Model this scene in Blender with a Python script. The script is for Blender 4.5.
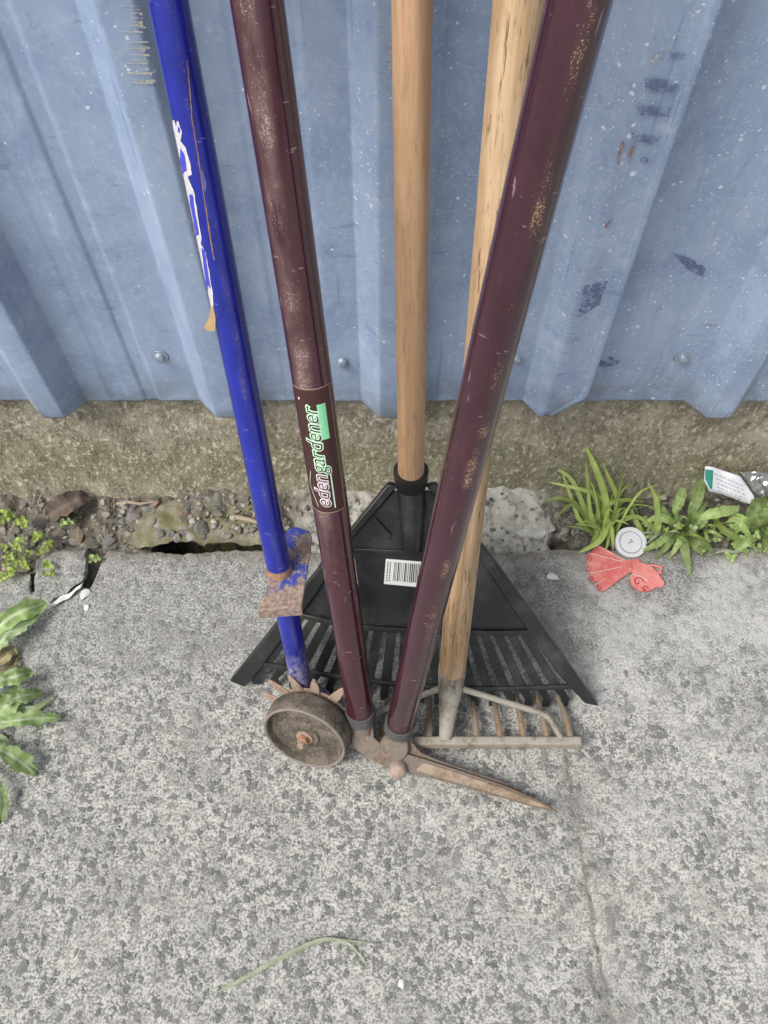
import bpy, bmesh, math, random
from mathutils import Vector, Matrix, noise
R = math.radians
random.seed(7)
for o in list(bpy.data.objects): bpy.data.objects.remove(o)
scene = bpy.context.scene
COL = scene.collection

# ---------------------------------------------------------------- camera
H, D, F = 0.97, 0.595, 828.0
PITCH = R(30)                                   # optical axis measured from straight down
cam_d = bpy.data.cameras.new('camera'); cam = bpy.data.objects.new('camera', cam_d); COL.objects.link(cam)
cam.location = (0, -D, H); cam.rotation_euler = (PITCH, 0, 0)
cam_d.sensor_fit = 'VERTICAL'; cam_d.sensor_height = 24.0; cam_d.lens = 24.0 * F / 1024
cam_d.clip_start = 0.01; cam_d.clip_end = 500
scene.camera = cam
scene.cycles.adaptive_threshold = 0.03; scene.cycles.max_bounces = 6; scene.cycles.diffuse_bounces = 3; scene.cycles.glossy_bounces = 2; scene.cycles.transmission_bounces = 2
# ---------------------------------------------------------------- light
SUN_EL, SUN_AZ = 54, 240                        # azimuth clockwise from +Y
world = bpy.data.worlds.new('World'); scene.world = world; world.use_nodes = True
wn = world.node_tree; wn.nodes.clear()
sky = wn.nodes.new('ShaderNodeTexSky'); sky.sky_type = 'NISHITA'; sky.sun_disc = False
sky.sun_elevation = R(SUN_EL); sky.sun_rotation = R(SUN_AZ); sky.dust_density = 4.0; sky.air_density = 1.0
hs = wn.nodes.new('ShaderNodeHueSaturation'); hs.inputs['Saturation'].default_value = 0.35
bg = wn.nodes.new('ShaderNodeBackground'); bg.inputs['Strength'].default_value = 0.12
wo = wn.nodes.new('ShaderNodeOutputWorld')
wn.links.new(sky.outputs[0], hs.inputs['Color']); wn.links.new(hs.outputs[0], bg.inputs[0]); wn.links.new(bg.outputs[0], wo.inputs[0])
sd = bpy.data.lights.new('sun', 'SUN'); sun = bpy.data.objects.new('sun', sd); COL.objects.link(sun)
sd.energy = 2.0; sd.angle = R(24); sd.color = (1.0, 0.96, 0.9)
az, el = R(SUN_AZ), R(SUN_EL)
to_sun = Vector((math.sin(az) * math.cos(el), math.cos(az) * math.cos(el), math.sin(el)))
sun.rotation_euler = to_sun.to_track_quat('Z', 'Y').to_euler(); sun.location = (-2, -3, 4)
scene.view_settings.view_transform = 'Standard'; scene.view_settings.look = 'None'
scene.view_settings.exposure = 0.6; scene.view_settings.gamma = 1.0

# ---------------------------------------------------------------- helpers
CAM = Vector((0, -D, H)); SP, CP = math.sin(PITCH), math.cos(PITCH)
def ray(px, py):
    u, v = (px - 384) / F, (py - 512) / F
    return Vector((u, SP - CP * v, -CP - SP * v))
def pz(px, py, z=0.0):
    r = ray(px, py); return CAM + r * ((z - H) / r.z)
def py_(px, py, y):
    r = ray(px, py); return CAM + r * ((y + D) / r.y)
def pd(px, py, Z): return CAM + ray(px, py) * Z
def pplane(px, py, p0, n):
    r = ray(px, py); return CAM + r * ((p0 - CAM).dot(n) / r.dot(n))

class MB:
    """collects verts and faces, builds ONE mesh object"""
    def __init__(s): s.v = []; s.f = []; s.c = None
    def add(s, vs, fs):
        b = len(s.v); s.v += [tuple(v) for v in vs]; s.f += [tuple(b + i for i in f) for f in fs]; return s
    def prism(s, poly, off, inset=None):
        n = len(poly); a = [Vector(p) for p in poly]; off = Vector(off)
        top = [p + off for p in a]
        return s.add(a + top, [tuple(range(n))[::-1], tuple(range(n, 2 * n))] + [(i, (i + 1) % n, n + (i + 1) % n, n + i) for i in range(n)])
    def box(s, c, size, rot=None):
        c = Vector(c); hx, hy, hz = [q / 2 for q in size]
        m = rot if rot else Matrix.Identity(3)
        vs = [c + m @ Vector((x, y, z)) for z in (-hz, hz) for (x, y) in ((-hx, -hy), (hx, -hy), (hx, hy), (-hx, hy))]
        return s.add(vs, [(3, 2, 1, 0), (4, 5, 6, 7), (0, 1, 5, 4), (1, 2, 6, 5), (2, 3, 7, 6), (3, 0, 4, 7)])
    def tube(s, pts, rad, n=12, cap=True, flat=1.0, ref=None):
        pts = [Vector(p) for p in pts]; rings = []
        if not hasattr(rad, '__len__'): rad = [rad] * len(pts)
        up = Vector(ref) if ref else None
        for i, p in enumerate(pts):
            t = (pts[min(i + 1, len(pts) - 1)] - pts[max(i - 1, 0)]).normalized()
            if up is None: up = t.orthogonal().normalized()
            x = (up - t * up.dot(t)).normalized(); y = t.cross(x); up = x
            rings.append([p + (x * math.cos(2 * math.pi * k / n) + y * math.sin(2 * math.pi * k / n) * flat) * rad[i] for k in range(n)])
        vs = [q for r in rings for q in r]; fs = []
        for i in range(len(pts) - 1):
            for k in range(n):
                a, b = i * n + k, i * n + (k + 1) % n; fs.append((a, b, b + n, a + n))
        if cap: fs += [tuple(range(n))[::-1], tuple(range(len(vs) - n, len(vs)))]
        return s.add(vs, fs)
    def lathe(s, prof, mat, n=48):
        """prof: (radius, height) pairs about local Z, mat: Matrix 4x4"""
        vs = []; fs = []
        for (r, h) in prof:
            for k in range(n):
                a = 2 * math.pi * k / n; vs.append(mat @ Vector((r * math.cos(a), r * math.sin(a), h)))
        for i in range(len(prof) - 1):
            for k in range(n):
                a, b = i * n + k, i * n + (k + 1) % n; fs.append((a, b, b + n, a + n))
        fs += [tuple(range(n))[::-1], tuple(range(len(vs) - n, len(vs)))]
        return s.add(vs, fs)
    def build(s, name, mat, parent=None, smooth=True, bevel=0, angle=35, weld=False):
        me = bpy.data.meshes.new(name)
        base = Vector(parent['_base']) if parent is not None and '_base' in parent else Vector((0, 0, 0))
        me.from_pydata([tuple(Vector(v) - base) for v in s.v], [], s.f); me.update()
        bm = bmesh.new(); bm.from_mesh(me)
        if weld: bmesh.ops.remove_doubles(bm, verts=bm.verts, dist=1e-5)
        bmesh.ops.recalc_face_normals(bm, faces=bm.faces); bm.to_mesh(me); bm.free()
        if s.c is not None:
            ca = me.color_attributes.new('Col', 'FLOAT_COLOR', 'POINT')
            for i, c in enumerate(s.c): ca.data[i].color = (c[0], c[1], c[2], 1)
        me.materials.append(mat)
        if smooth:
            for p in me.polygons: p.use_smooth = True
            me.set_sharp_from_angle(angle=R(angle))
        o = bpy.data.objects.new(name, me); COL.objects.link(o)
        if parent is not None: o.parent = parent
        if bevel:
            b = o.modifiers.new('bevel', 'BEVEL'); b.width = bevel; b.segments = 2; b.limit_method = 'ANGLE'; b.angle_limit = R(30)
        return o
def thing(name, base, label, cat, group=None):
    o = bpy.data.objects.new(name, None); COL.objects.link(o); o.location = base; o['_base'] = tuple(base)
    o.empty_display_size = 0.02
    o['label'] = label; o['category'] = cat
    if group: o['group'] = group
    return o
def tag(o, label, cat, group=None):
    o['label'] = label; o['category'] = cat
    if group: o['group'] = group
    return o
def fbm(x, y, z=0.0, s=1.0, o=4):
    v = 0; a = 0.5
    for _ in range(o):
        v += a * noise.noise(Vector((x * s, y * s, z * s))); s *= 2.03; a *= 0.5
    return v

# ---------------------------------------------------------------- materials
class NT:
    def __init__(s, name, rough=0.6, spec=0.5, metallic=0.0):
        s.m = bpy.data.materials.new(name); s.m.use_nodes = True; s.t = s.m.node_tree; s.n = s.t.nodes; s.l = s.t.links
        s.b = s.n['Principled BSDF']; s.out = s.n['Material Output']
        s.set('Roughness', rough); s.set('Specular IOR Level', spec); s.set('Metallic', metallic)
        tc = s.n.new('ShaderNodeTexCoord'); s.obj = tc.outputs['Object']; s.gen = tc.outputs['Generated']
    def set(s, k, v):
        if hasattr(v, 'is_linked'): s.l.new(v, s.b.inputs[k])
        else: s.b.inputs[k].default_value = (v[0], v[1], v[2], 1) if isinstance(v, (tuple, list)) else v
        return s
    def _in(s, node, k, v):
        if v is None: return
        if hasattr(v, 'is_linked'): s.l.new(v, node.inputs[k])
        else:
            inp = node.inputs[k]
            if inp.type == 'RGBA': inp.default_value = (v[0], v[1], v[2], 1) if isinstance(v, (tuple, list)) else (v, v, v, 1)
            else: inp.default_value = v
    def map(s, vec=None, scale=(1, 1, 1), loc=(0, 0, 0), rot=(0, 0, 0)):
        n = s.n.new('ShaderNodeMapping'); s.l.new(vec or s.obj, n.inputs[0])
        n.inputs['Scale'].default_value = scale; n.inputs['Location'].default_value = loc; n.inputs['Rotation'].default_value = rot
        return n.outputs[0]
    def noise(s, scale, detail=4, rough=0.55, vec=None, dist=0.0, color=False):
        n = s.n.new('ShaderNodeTexNoise'); s._in(n, 'Vector', vec or s.obj); n.inputs['Scale'].default_value = scale
        n.inputs['Detail'].default_value = detail; n.inputs['Roughness'].default_value = rough; n.inputs['Distortion'].default_value = dist
        return n.outputs['Color' if color else 'Fac']
    def vor(s, scale, vec=None, feature='F1', out='Distance', rnd=1.0):
        n = s.n.new('ShaderNodeTexVoronoi'); n.feature = feature; s._in(n, 'Vector', vec or s.obj); n.inputs['Scale'].default_value = scale
        n.inputs['Randomness'].default_value = rnd
        return n.outputs[out]
    def vor2(s, scale, vec=None):
        n = s.n.new('ShaderNodeTexVoronoi'); s._in(n, 'Vector', vec or s.obj); n.inputs['Scale'].default_value = scale
        return n.outputs['Distance'], n.outputs['Color']
    def ramp(s, fac, stops, interp='LINEAR'):
        n = s.n.new('ShaderNodeValToRGB'); s.l.new(fac, n.inputs[0]); e = n.color_ramp.elements; n.color_ramp.interpolation = interp
        while len(e) < len(stops): e.new(0.5)
        for i, (p, c) in enumerate(stops):
            e[i].position = p; e[i].color = (c[0], c[1], c[2], 1) if isinstance(c, (tuple, list)) else (c, c, c, 1)
        return n.outputs[0]
    def step(s, v, a, b):
        n = s.n.new('ShaderNodeMapRange'); n.interpolation_type = 'SMOOTHSTEP'
        s._in(n, 'Value', v); s._in(n, 'From Min', a); s._in(n, 'From Max', b)
        return n.outputs[0]
    def mix(s, f, a, b, blend='MIX'):
        n = s.n.new('ShaderNodeMix'); n.data_type = 'RGBA'; n.blend_type = blend; n.clamp_factor = True
        for k, v in ((0, f), (6, a), (7, b)):
            if hasattr(v, 'is_linked'): s.l.new(v, n.inputs[k])
            else: n.inputs[k].default_value = ((v[0], v[1], v[2], 1) if isinstance(v, (tuple, list)) else ((v, v, v, 1) if k else v))
        return n.outputs[2]
    def math(s, op, a, b=0.0, c=None):
        n = s.n.new('ShaderNodeMath'); n.operation = op
        for k, v in enumerate((a, b, c)):
            if v is None: continue
            if hasattr(v, 'is_linked'): s.l.new(v, n.inputs[k])
            else: n.inputs[k].default_value = v
        return n.outputs[0]
    def xyz(s, vec=None):
        n = s.n.new('ShaderNodeSeparateXYZ'); s.l.new(vec or s.obj, n.inputs[0]); return n.outputs
    def sep(s, col):
        n = s.n.new('ShaderNodeSeparateColor'); s.l.new(col, n.inputs[0]); return n.outputs
    def warp(s, scale, amt, vec=None):
        c = s.noise(scale, 3, 0.5, vec, color=True)
        n = s.n.new('ShaderNodeVectorMath'); n.operation = 'MULTIPLY_ADD'
        s.l.new(c, n.inputs[0]); n.inputs[1].default_value = (amt, amt, amt); s.l.new(vec or s.obj, n.inputs[2])
        return n.outputs[0]
    def bump(s, h, strength=0.5, dist=0.002, prev=None):
        n = s.n.new('ShaderNodeBump'); s.l.new(h, n.inputs['Height']); n.inputs['Strength'].default_value = strength; n.inputs['Distance'].default_value = dist
        if prev is not None: s.l.new(prev, n.inputs['Normal'])
        s.l.new(n.outputs[0], s.b.inputs['Normal']); return n.outputs[0]
    def attr(s, name='Col'):
        n = s.n.new('ShaderNodeAttribute'); n.attribute_name = name; return n.outputs['Color']
    def rnd(s):
        return s.n.new('ShaderNodeObjectInfo').outputs['Random']
M = {}
def plain(name, col, rough=0.6, var=0.15, scale=60, bump=0.0, metallic=0.0, spec=0.5):
    t = NT(name, rough, spec, metallic)
    n = t.noise(scale, 5, 0.6)
    t.set('Base Color', t.mix(n, [c * (1 - var) for c in col], [c * (1 + var) for c in col]))
    if bump: t.bump(n, bump, 0.001)
    M[name] = t.m; return t.m

# painted steel cladding: worn blue paint, spray-paint specks, scuffs
t = NT('blue_cladding_paint', 0.42, 0.45)
x, y, z = t.xyz()[:3]
flat = t.map(scale=(1, 0.0, 1))
cloud = t.noise(8, 5, 0.66); fine = t.noise(150, 3, 0.65)
streak = t.noise(16, 3, 0.6, t.map(scale=(1, 1, 0.1)))
col = t.mix(t.step(cloud, 0.32, 0.68), (0.22, 0.293, 0.435), (0.318, 0.398, 0.54))
col = t.mix(t.math('MULTIPLY', t.step(streak, 0.5, 0.7), 0.4), col, (0.19, 0.255, 0.39))
col = t.mix(t.math('MULTIPLY', t.step(fine, 0.52, 0.68), 0.35), col, (0.4, 0.47, 0.58))
mott = t.noise(55, 5, 0.72, t.map(scale=(1, 1, 0.7)))
col = t.mix(t.math('MULTIPLY', t.step(mott, 0.52, 0.66), 0.4), col, (0.42, 0.49, 0.6))
col = t.mix(t.math('MULTIPLY', t.step(mott, 0.44, 0.32), 0.45), col, (0.165, 0.225, 0.36))
smear = t.noise(13, 4, 0.7, t.map(scale=(1, 1, 0.6), loc=(5, 0, 2), rot=(0, R(-30), 0)), 0.8)
col = t.mix(t.math('MULTIPLY', t.step(smear, 0.58, 0.72), 0.35), col, (0.42, 0.48, 0.57))
scf = t.noise(30, 4, 0.72, t.map(scale=(0.45, 1, 1.7), loc=(3, 0, 1)))
col = t.mix(t.math('MULTIPLY', t.step(scf, 0.62, 0.7), 0.5), col, (0.14, 0.19, 0.34))
scr = t.noise(90, 2, 0.6, t.map(scale=(1, 1, 0.045), rot=(0, R(14), 0)))
col = t.mix(t.math('MULTIPLY', t.step(scr, 0.67, 0.72), 0.5), col, (0.15, 0.21, 0.36))
grime = t.math('MULTIPLY', t.step(z, 0.275, 0.2), t.step(t.noise(24, 4, 0.65), 0.36, 0.62))
col = t.mix(t.math('MULTIPLY', grime, 0.6), col, (0.15, 0.17, 0.175))
dens = t.step(t.math('ADD', t.noise(7, 3, 0.65, flat), t.math('MULTIPLY', x, 0.55)), 0.38, 0.64)
sv = t.warp(400, 0.0025, flat)
def specks(scale, rmin, rmax, keep):
    d, c = t.vor2(scale, sv); r, g, b = t.sep(c)[:3]
    rad = t.math('MULTIPLY_ADD', t.math('POWER', g, 2.5), rmax - rmin, rmin)
    on = t.math('LESS_THAN', r, t.math('MULTIPLY_ADD', dens, keep, 0.015))
    return t.math('MULTIPLY', t.step(t.math('SUBTRACT', d, rad), 0.06, -0.04), on)
sp = t.math('MAXIMUM', specks(170, 0.12, 0.34, 0.42), t.math('MAXIMUM', specks(80, 0.07, 0.2, 0.2), specks(330, 0.12, 0.36, 0.42)))
col = t.mix(t.math('MULTIPLY', sp, 0.8), col, (0.68, 0.72, 0.78))
t.set('Base Color', col)
t.set('Roughness', t.math('MULTIPLY_ADD', mott, 0.3, 0.2))
t.bump(t.noise(13, 2, 0.5, t.map(scale=(1, 1, 0.35))), 0.3, 0.004)
M['clad'] = t.m

# old footing concrete, brown and mossy
t = NT('old_footing_concrete', 0.9, 0.25)
V = t.map(scale=(1, 1, 0.62)); a = t.noise(30, 5, 0.75, V); b = t.noise(9, 4, 0.65); c = t.noise(300, 3, 0.75, V); w = t.noise(170, 3, 0.75, V)
col = t.mix(t.step(a, 0.36, 0.62), (0.19, 0.165, 0.115), (0.35, 0.315, 0.235))
col = t.mix(t.math('MULTIPLY', t.math('MULTIPLY', t.step(t.math('MULTIPLY_ADD', b, 0.12, t.xyz()[2]), 0.19, 0.13), t.step(t.math('MULTIPLY_ADD', b, 0.1, t.xyz()[2]), 0.06, 0.09)), 0.6), col, (0.19, 0.18, 0.1))
col = t.mix(t.math('MULTIPLY', t.step(w, 0.55, 0.63), 0.75), col, (0.58, 0.55, 0.46))
col = t.mix(t.math('MULTIPLY', t.step(w, 0.42, 0.33), 0.75), col, (0.075, 0.065, 0.048))
col = t.mix(t.math('MULTIPLY', t.step(c, 0.5, 0.68), 0.5), col, (0.46, 0.43, 0.35))
t.set('Base Color', col)
t.bump(t.math('ADD', t.math('MULTIPLY', a, 1.2), t.math('ADD', w, t.math('MULTIPLY', c, 0.4))), 0.6, 0.004)
M['footing'] = t.m

# worn paving with exposed aggregate
t = NT('worn_aggregate_paving', 0.88, 0.3)
x, y, z = t.xyz()[:3]
P2 = t.map(scale=(1, 1, 0.0))
n1 = t.noise(340, 4, 0.74, P2); big = t.noise(5, 4, 0.6, P2); med = t.noise(30, 4, 0.68, P2); blot = t.noise(120, 3, 0.65, P2)
vec = t.warp(210, 0.013, P2)
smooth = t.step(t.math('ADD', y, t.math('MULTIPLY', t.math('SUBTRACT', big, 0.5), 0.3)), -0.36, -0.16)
def stones(scale, keep, r0, r1):
    d, c = t.vor2(scale, vec); r, g, b = t.sep(c)[:3]
    rad = t.math('MULTIPLY_ADD', b, r1 - r0, r0)
    return t.math('MULTIPLY', t.step(t.math('SUBTRACT', d, rad), 0.12, -0.1), t.math('LESS_THAN', r, keep)), g
s1, g1 = stones(120, 0.55, 0.2, 0.5); s3, g3 = stones(74, 0.26, 0.2, 0.46)
nb = t.math('MULTIPLY_ADD', blot, 0.45, t.math('SUBTRACT', n1, 0.225))
mat_c = t.mix(t.step(nb, 0.42, 0.57), (0.195, 0.193, 0.18), (0.51, 0.503, 0.465))
# fine grey grit between the pale cement
st = t.math('MAXIMUM', s1, s3)
g = t.math('ADD', t.math('MULTIPLY', g1, 0.6), t.math('MULTIPLY', blot, 0.4))
sc = t.ramp(g, [(0.1, (0.095, 0.097, 0.095)), (0.5, (0.14, 0.14, 0.136)), (0.9, (0.22, 0.215, 0.195))])
sc = t.mix(t.math('MULTIPLY', t.step(n1, 0.55, 0.68), 0.55), sc, (0.38, 0.375, 0.345))
col = t.mix(t.math('MULTIPLY', st, 0.85), mat_c, sc)
# finer, greyer and darker towards the wall
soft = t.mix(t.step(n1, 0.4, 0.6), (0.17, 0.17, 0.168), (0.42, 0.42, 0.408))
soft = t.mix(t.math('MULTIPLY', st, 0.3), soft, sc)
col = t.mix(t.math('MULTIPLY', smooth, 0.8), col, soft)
col = t.mix(t.math('MULTIPLY', t.step(n1, 0.4, 0.32), 0.5), col, (0.08, 0.078, 0.068))
col = t.mix(t.math('MULTIPLY', t.step(med, 0.46, 0.68), 0.45), col, (0.17, 0.17, 0.162))
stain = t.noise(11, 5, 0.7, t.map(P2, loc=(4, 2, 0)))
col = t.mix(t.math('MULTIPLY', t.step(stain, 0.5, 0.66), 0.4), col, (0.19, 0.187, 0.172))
col = t.mix(t.math('MULTIPLY', t.step(big, 0.5, 0.68), 0.22), col, (0.6, 0.585, 0.52))
pale = t.step(t.math('ADD', t.noise(9, 5, 0.7, P2), t.math('MULTIPLY', x, 0.3)), 0.54, 0.68)
col = t.mix(t.math('MULTIPLY', pale, t.math('MULTIPLY_ADD', smooth, 0.35, 0.2)), col, (0.54, 0.535, 0.515))
# dirt in the joint
jx = t.math('ADD', x, t.math('MULTIPLY_ADD', med, -0.02, 0.01))
jc = t.math('MULTIPLY_ADD', t.math('ADD', y, 0.40), -0.055, 0.213)
jd = t.math('ABSOLUTE', t.math('SUBTRACT', jx, jc))
jm = t.math('MULTIPLY', t.step(y, -0.30, -0.38), t.step(blot, 0.35, 0.55))
col = t.mix(t.math('MULTIPLY', t.math('MULTIPLY', t.step(jd, 0.004, 0.0005), jm), 0.7), col, (0.15, 0.135, 0.095))
col = t.mix(t.math('MULTIPLY', t.math('MULTIPLY', t.step(jd, 0.06, 0.0), t.step(med, 0.35, 0.62)), 0.4), col, (0.14, 0.135, 0.125))
eb = t.math('MULTIPLY', t.step(t.math('ADD', y, t.math('MULTIPLY', med, 0.03)), -0.105, -0.082), 0.5)
col = t.mix(eb, col, (0.2, 0.18, 0.14))
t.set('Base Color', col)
t.bump(t.math('ADD', t.math('MULTIPLY', st, 0.5), n1), 0.9, 0.0022)
M['paving'] = t.m

# soil strip, colour blend from a vertex attribute plus grain
t = NT('soil_and_rubble', 0.95, 0.2)
a = t.noise(160, 6, 0.7); b = t.noise(40, 6, 0.65)
col = t.mix(t.math('MULTIPLY', t.step(a, 0.35, 0.75), 0.6), t.attr(), (0.34, 0.32, 0.27))
col = t.mix(t.math('MULTIPLY', t.step(b, 0.5, 0.66), 0.65), col, (0.07, 0.06, 0.045))
d, vc = t.vor2(120, t.warp(90, 0.006))
col = t.mix(t.math('MULTIPLY', t.step(d, 0.45, 0.25), t.math('MULTIPLY', t.math('GREATER_THAN', t.sep(vc)[0], 0.6), 0.8)), col, t.ramp(t.sep(vc)[1], [(0, (0.1, 0.1, 0.105)), (0.7, (0.22, 0.21, 0.2)), (1, (0.4, 0.36, 0.3))]))
t.set('Base Color', col)
b1 = t.bump(b, 0.8, 0.006); t.bump(a, 0.8, 0.002, b1)
M['soil'] = t.m
t = NT('gravel_stone', 0.8, 0.35)
n = t.noise(150, 5, 0.65)
t.set('Base Color', t.mix(t.math('MULTIPLY', t.step(n, 0.45, 0.75), 0.5), t.attr(), (0.36, 0.34, 0.3))); t.bump(n, 0.4, 0.001)
M['gravel'] = t.m
def stone_mat(name, c1, c2, rough=0.75):
    t = NT(name, rough, 0.4); n = t.noise(70, 6, 0.65); f = t.noise(380, 4, 0.7)
    col = t.mix(t.step(n, 0.35, 0.65), c1, c2); col = t.mix(t.math('MULTIPLY', t.step(f, 0.55, 0.75), 0.4), col, [min(1, q * 2.2) for q in c2])
    t.set('Base Color', col); t.bump(t.math('ADD', n, t.math('MULTIPLY', f, 0.4)), 0.5, 0.0015); M[name] = t.m; return t.m
stone_mat('dark_stone', (0.06, 0.057, 0.054), (0.125, 0.118, 0.11))
stone_mat('grey_stone', (0.13, 0.125, 0.115), (0.23, 0.22, 0.2))
stone_mat('red_stone', (0.24, 0.13, 0.1), (0.33, 0.2, 0.16))
stone_mat('brown_stone', (0.14, 0.1, 0.07), (0.25, 0.19, 0.14))
stone_mat('pale_stone', (0.42, 0.37, 0.28), (0.6, 0.54, 0.44))
stone_mat('white_chip', (0.55, 0.55, 0.52), (0.72, 0.72, 0.7))
stone_mat('flat_aggregate', (0.13, 0.13, 0.127), (0.22, 0.215, 0.2), 0.9)
stone_mat('mossy_rubble', (0.13, 0.125, 0.055), (0.22, 0.205, 0.165), 0.95)
stone_mat('pale_concrete', (0.3, 0.295, 0.27), (0.48, 0.475, 0.44), 0.95)
stone_mat('concrete_chunk', (0.2, 0.195, 0.175), (0.36, 0.35, 0.32), 0.9)

# tool materials ------------------------------------------------------------
def tube_paint(name, base, rough, dust_col, band, dust_amt, chip_col, coat=0.0, low_dirt=None, patchy=0.0, from_z=-1.0):
    """paint on a tube whose local Z runs along it, -Y to the viewer; band = (x centre, half width) of a worn streak in local X"""
    t = NT(name, rough, 0.5); x, y, z = t.xyz()[:3]
    n = t.noise(1100, 3, 0.7, t.map(scale=(1, 1, 0.7))); m = t.noise(50, 4, 0.68, t.map(scale=(1, 1, 0.3))); pt = t.noise(19, 3, 0.6, t.map(scale=(0.6, 0.6, 1)))
    col = t.mix(t.step(m, 0.3, 0.7), [c * 0.8 for c in base], [c * 1.25 for c in base])
    xs = t.math('ADD', x, t.math('MULTIPLY_ADD', t.noise(14, 3, 0.6), 0.008, -0.004))
    inb = t.step(t.math('ABSOLUTE', t.math('SUBTRACT', xs, band[0])), band[1], band[1] * 0.2)
    front = t.step(y, 0.004, -0.004)
    loc = t.math('MULTIPLY', t.math('MULTIPLY', inb, front), t.math('MULTIPLY', t.step(z, from_z, from_z + 0.15), t.math('MULTIPLY_ADD', t.step(pt, 0.42, 0.62), patchy, 1 - patchy)))
    sp = t.math('MULTIPLY', t.step(t.math('ADD', t.math('MULTIPLY_ADD', m, 0.35, n), t.math('MULTIPLY', loc, 0.2)), 0.86, 0.99), t.math('MULTIPLY', front, t.step(pt, 0.3, 0.5)))
    col = t.mix(t.math('MULTIPLY', t.math('MULTIPLY', loc, t.step(m, 0.3, 0.6)), dust_amt), col, [c * 0.6 for c in dust_col])
    col = t.mix(t.math('MULTIPLY', sp, 0.7), col, dust_col)
    sc = t.noise(160, 2, 0.6, t.map(scale=(1, 1, 0.14), rot=(0.1, 0.25, 0.2)))
    col = t.mix(t.math('MULTIPLY', t.step(sc, 0.71, 0.74), 0.5), col, chip_col)
    sc2 = t.noise(260, 2, 0.6, t.map(scale=(0.3, 0.3, 1), rot=(0.6, 0.3, 0.9)))
    col = t.mix(t.math('MULTIPLY', t.step(sc2, 0.69, 0.73), 0.5), col, chip_col)
    ro = t.math('MULTIPLY_ADD', t.math('MAXIMUM', sp, t.math('MULTIPLY', m, 0.3)), 0.45, rough)
    if low_dirt:
        zz = t.math('ADD', z, t.math('MULTIPLY_ADD', t.noise(55, 4, 0.7), 0.16, -0.08))
        ld = t.math('MULTIPLY', t.step(zz, low_dirt[0], low_dirt[0] - 0.06), t.step(t.noise(190, 4, 0.7), 0.36, 0.6))
        col = t.mix(t.math('MULTIPLY', ld, 0.8), col, low_dirt[1]); ro = t.math('ADD', ro, t.math('MULTIPLY', ld, 0.4))
    t.set('Base Color', col); t.set('Roughness', ro); t.set('Coat Weight', coat); t.set('Coat Roughness', 0.1)
    M[name] = t.m
tube_paint('plum_paint', (0.05, 0.011, 0.02), 0.1, (0.44, 0.33, 0.29), (-0.0045, 0.009), 0.55, (0.34, 0.22, 0.27), 0.45, None, 0.5, 0.22)
tube_paint('plum_paint_worn', (0.042, 0.0105, 0.02), 0.1, (0.45, 0.3, 0.16), (0.003, 0.006), 0.1, (0.32, 0.21, 0.28), 0.45, None, 0.85, 0.1)
tube_paint('royal_blue_paint', (0.008, 0.016, 0.255), 0.22, (0.2, 0.17, 0.25), (0.003, 0.004), 0.08, (0.2, 0.22, 0.5), 0.3, (0.10, (0.33, 0.3, 0.29)), 0.6)
def wood(name, c1, c2, c3, dirt):
    t = NT(name, 0.62, 0.3); x, y, z = t.xyz()[:3]
    g = t.noise(95, 5, 0.6, t.map(scale=(1, 1, 0.035)), 0.4); f = t.noise(430, 4, 0.65, t.map(scale=(1, 1, 0.06))); m = t.noise(16, 4, 0.6, t.map(scale=(1, 1, 0.4)))
    col = t.ramp(g, [(0.3, c1), (0.55, c2), (0.75, c3)])
    col = t.mix(t.math('MULTIPLY', t.step(f, 0.5, 0.75), 0.5), col, [c * 0.45 for c in c1])
    col = t.mix(t.math('MULTIPLY', t.step(m, 0.45, 0.7), 0.4), col, [c * 1.1 for c in c3])
    dk = t.noise(330, 4, 0.7, t.map(scale=(1, 1, 0.1)))
    col = t.mix(t.math('MULTIPLY', t.step(dk, 0.54, 0.66), dirt), col, (0.13, 0.08, 0.045))
    t.set('Base Color', col); t.bump(t.math('ADD', g, f), 0.25, 0.0008); M[name] = t.m
wood('smooth_handle_wood', (0.42, 0.245, 0.135), (0.52, 0.325, 0.19), (0.6, 0.41, 0.26), 0.3)
wood('weathered_handle_wood', (0.27, 0.17, 0.09), (0.46, 0.31, 0.18), (0.6, 0.45, 0.3), 0.9)
t = NT('black_plastic', 0.42, 0.45)
n = t.noise(30, 5, 0.65); f = t.noise(260, 4, 0.65)
col = t.mix(t.math('MULTIPLY', t.step(n, 0.45, 0.75), 0.6), (0.015, 0.0155, 0.016), (0.075, 0.072, 0.066))
col = t.mix(t.math('MULTIPLY', t.step(f, 0.6, 0.78), 0.35), col, (0.13, 0.125, 0.115))
t.set('Base Color', col); t.set('Roughness', t.math('MULTIPLY_ADD', n, 0.3, 0.2)); t.bump(f, 0.1, 0.0006)
M['plastic'] = t.m
t = NT('rubber_tyre', 0.75, 0.35)
n = t.noise(45, 6, 0.68); f = t.noise(300, 5, 0.7)
col = t.mix(t.step(n, 0.38, 0.66), (0.06, 0.05, 0.04), (0.155, 0.13, 0.1))
col = t.mix(t.math('MULTIPLY', t.step(f, 0.52, 0.68), 0.6), col, (0.3, 0.26, 0.21))
t.set('Base Color', col); b1 = t.bump(n, 0.6, 0.003); t.bump(f, 0.6, 0.0012, b1)
M['rubber'] = t.m
plain('worn_rubber', (0.2, 0.175, 0.145), 0.8, 0.5, 150, 0.3)
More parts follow.
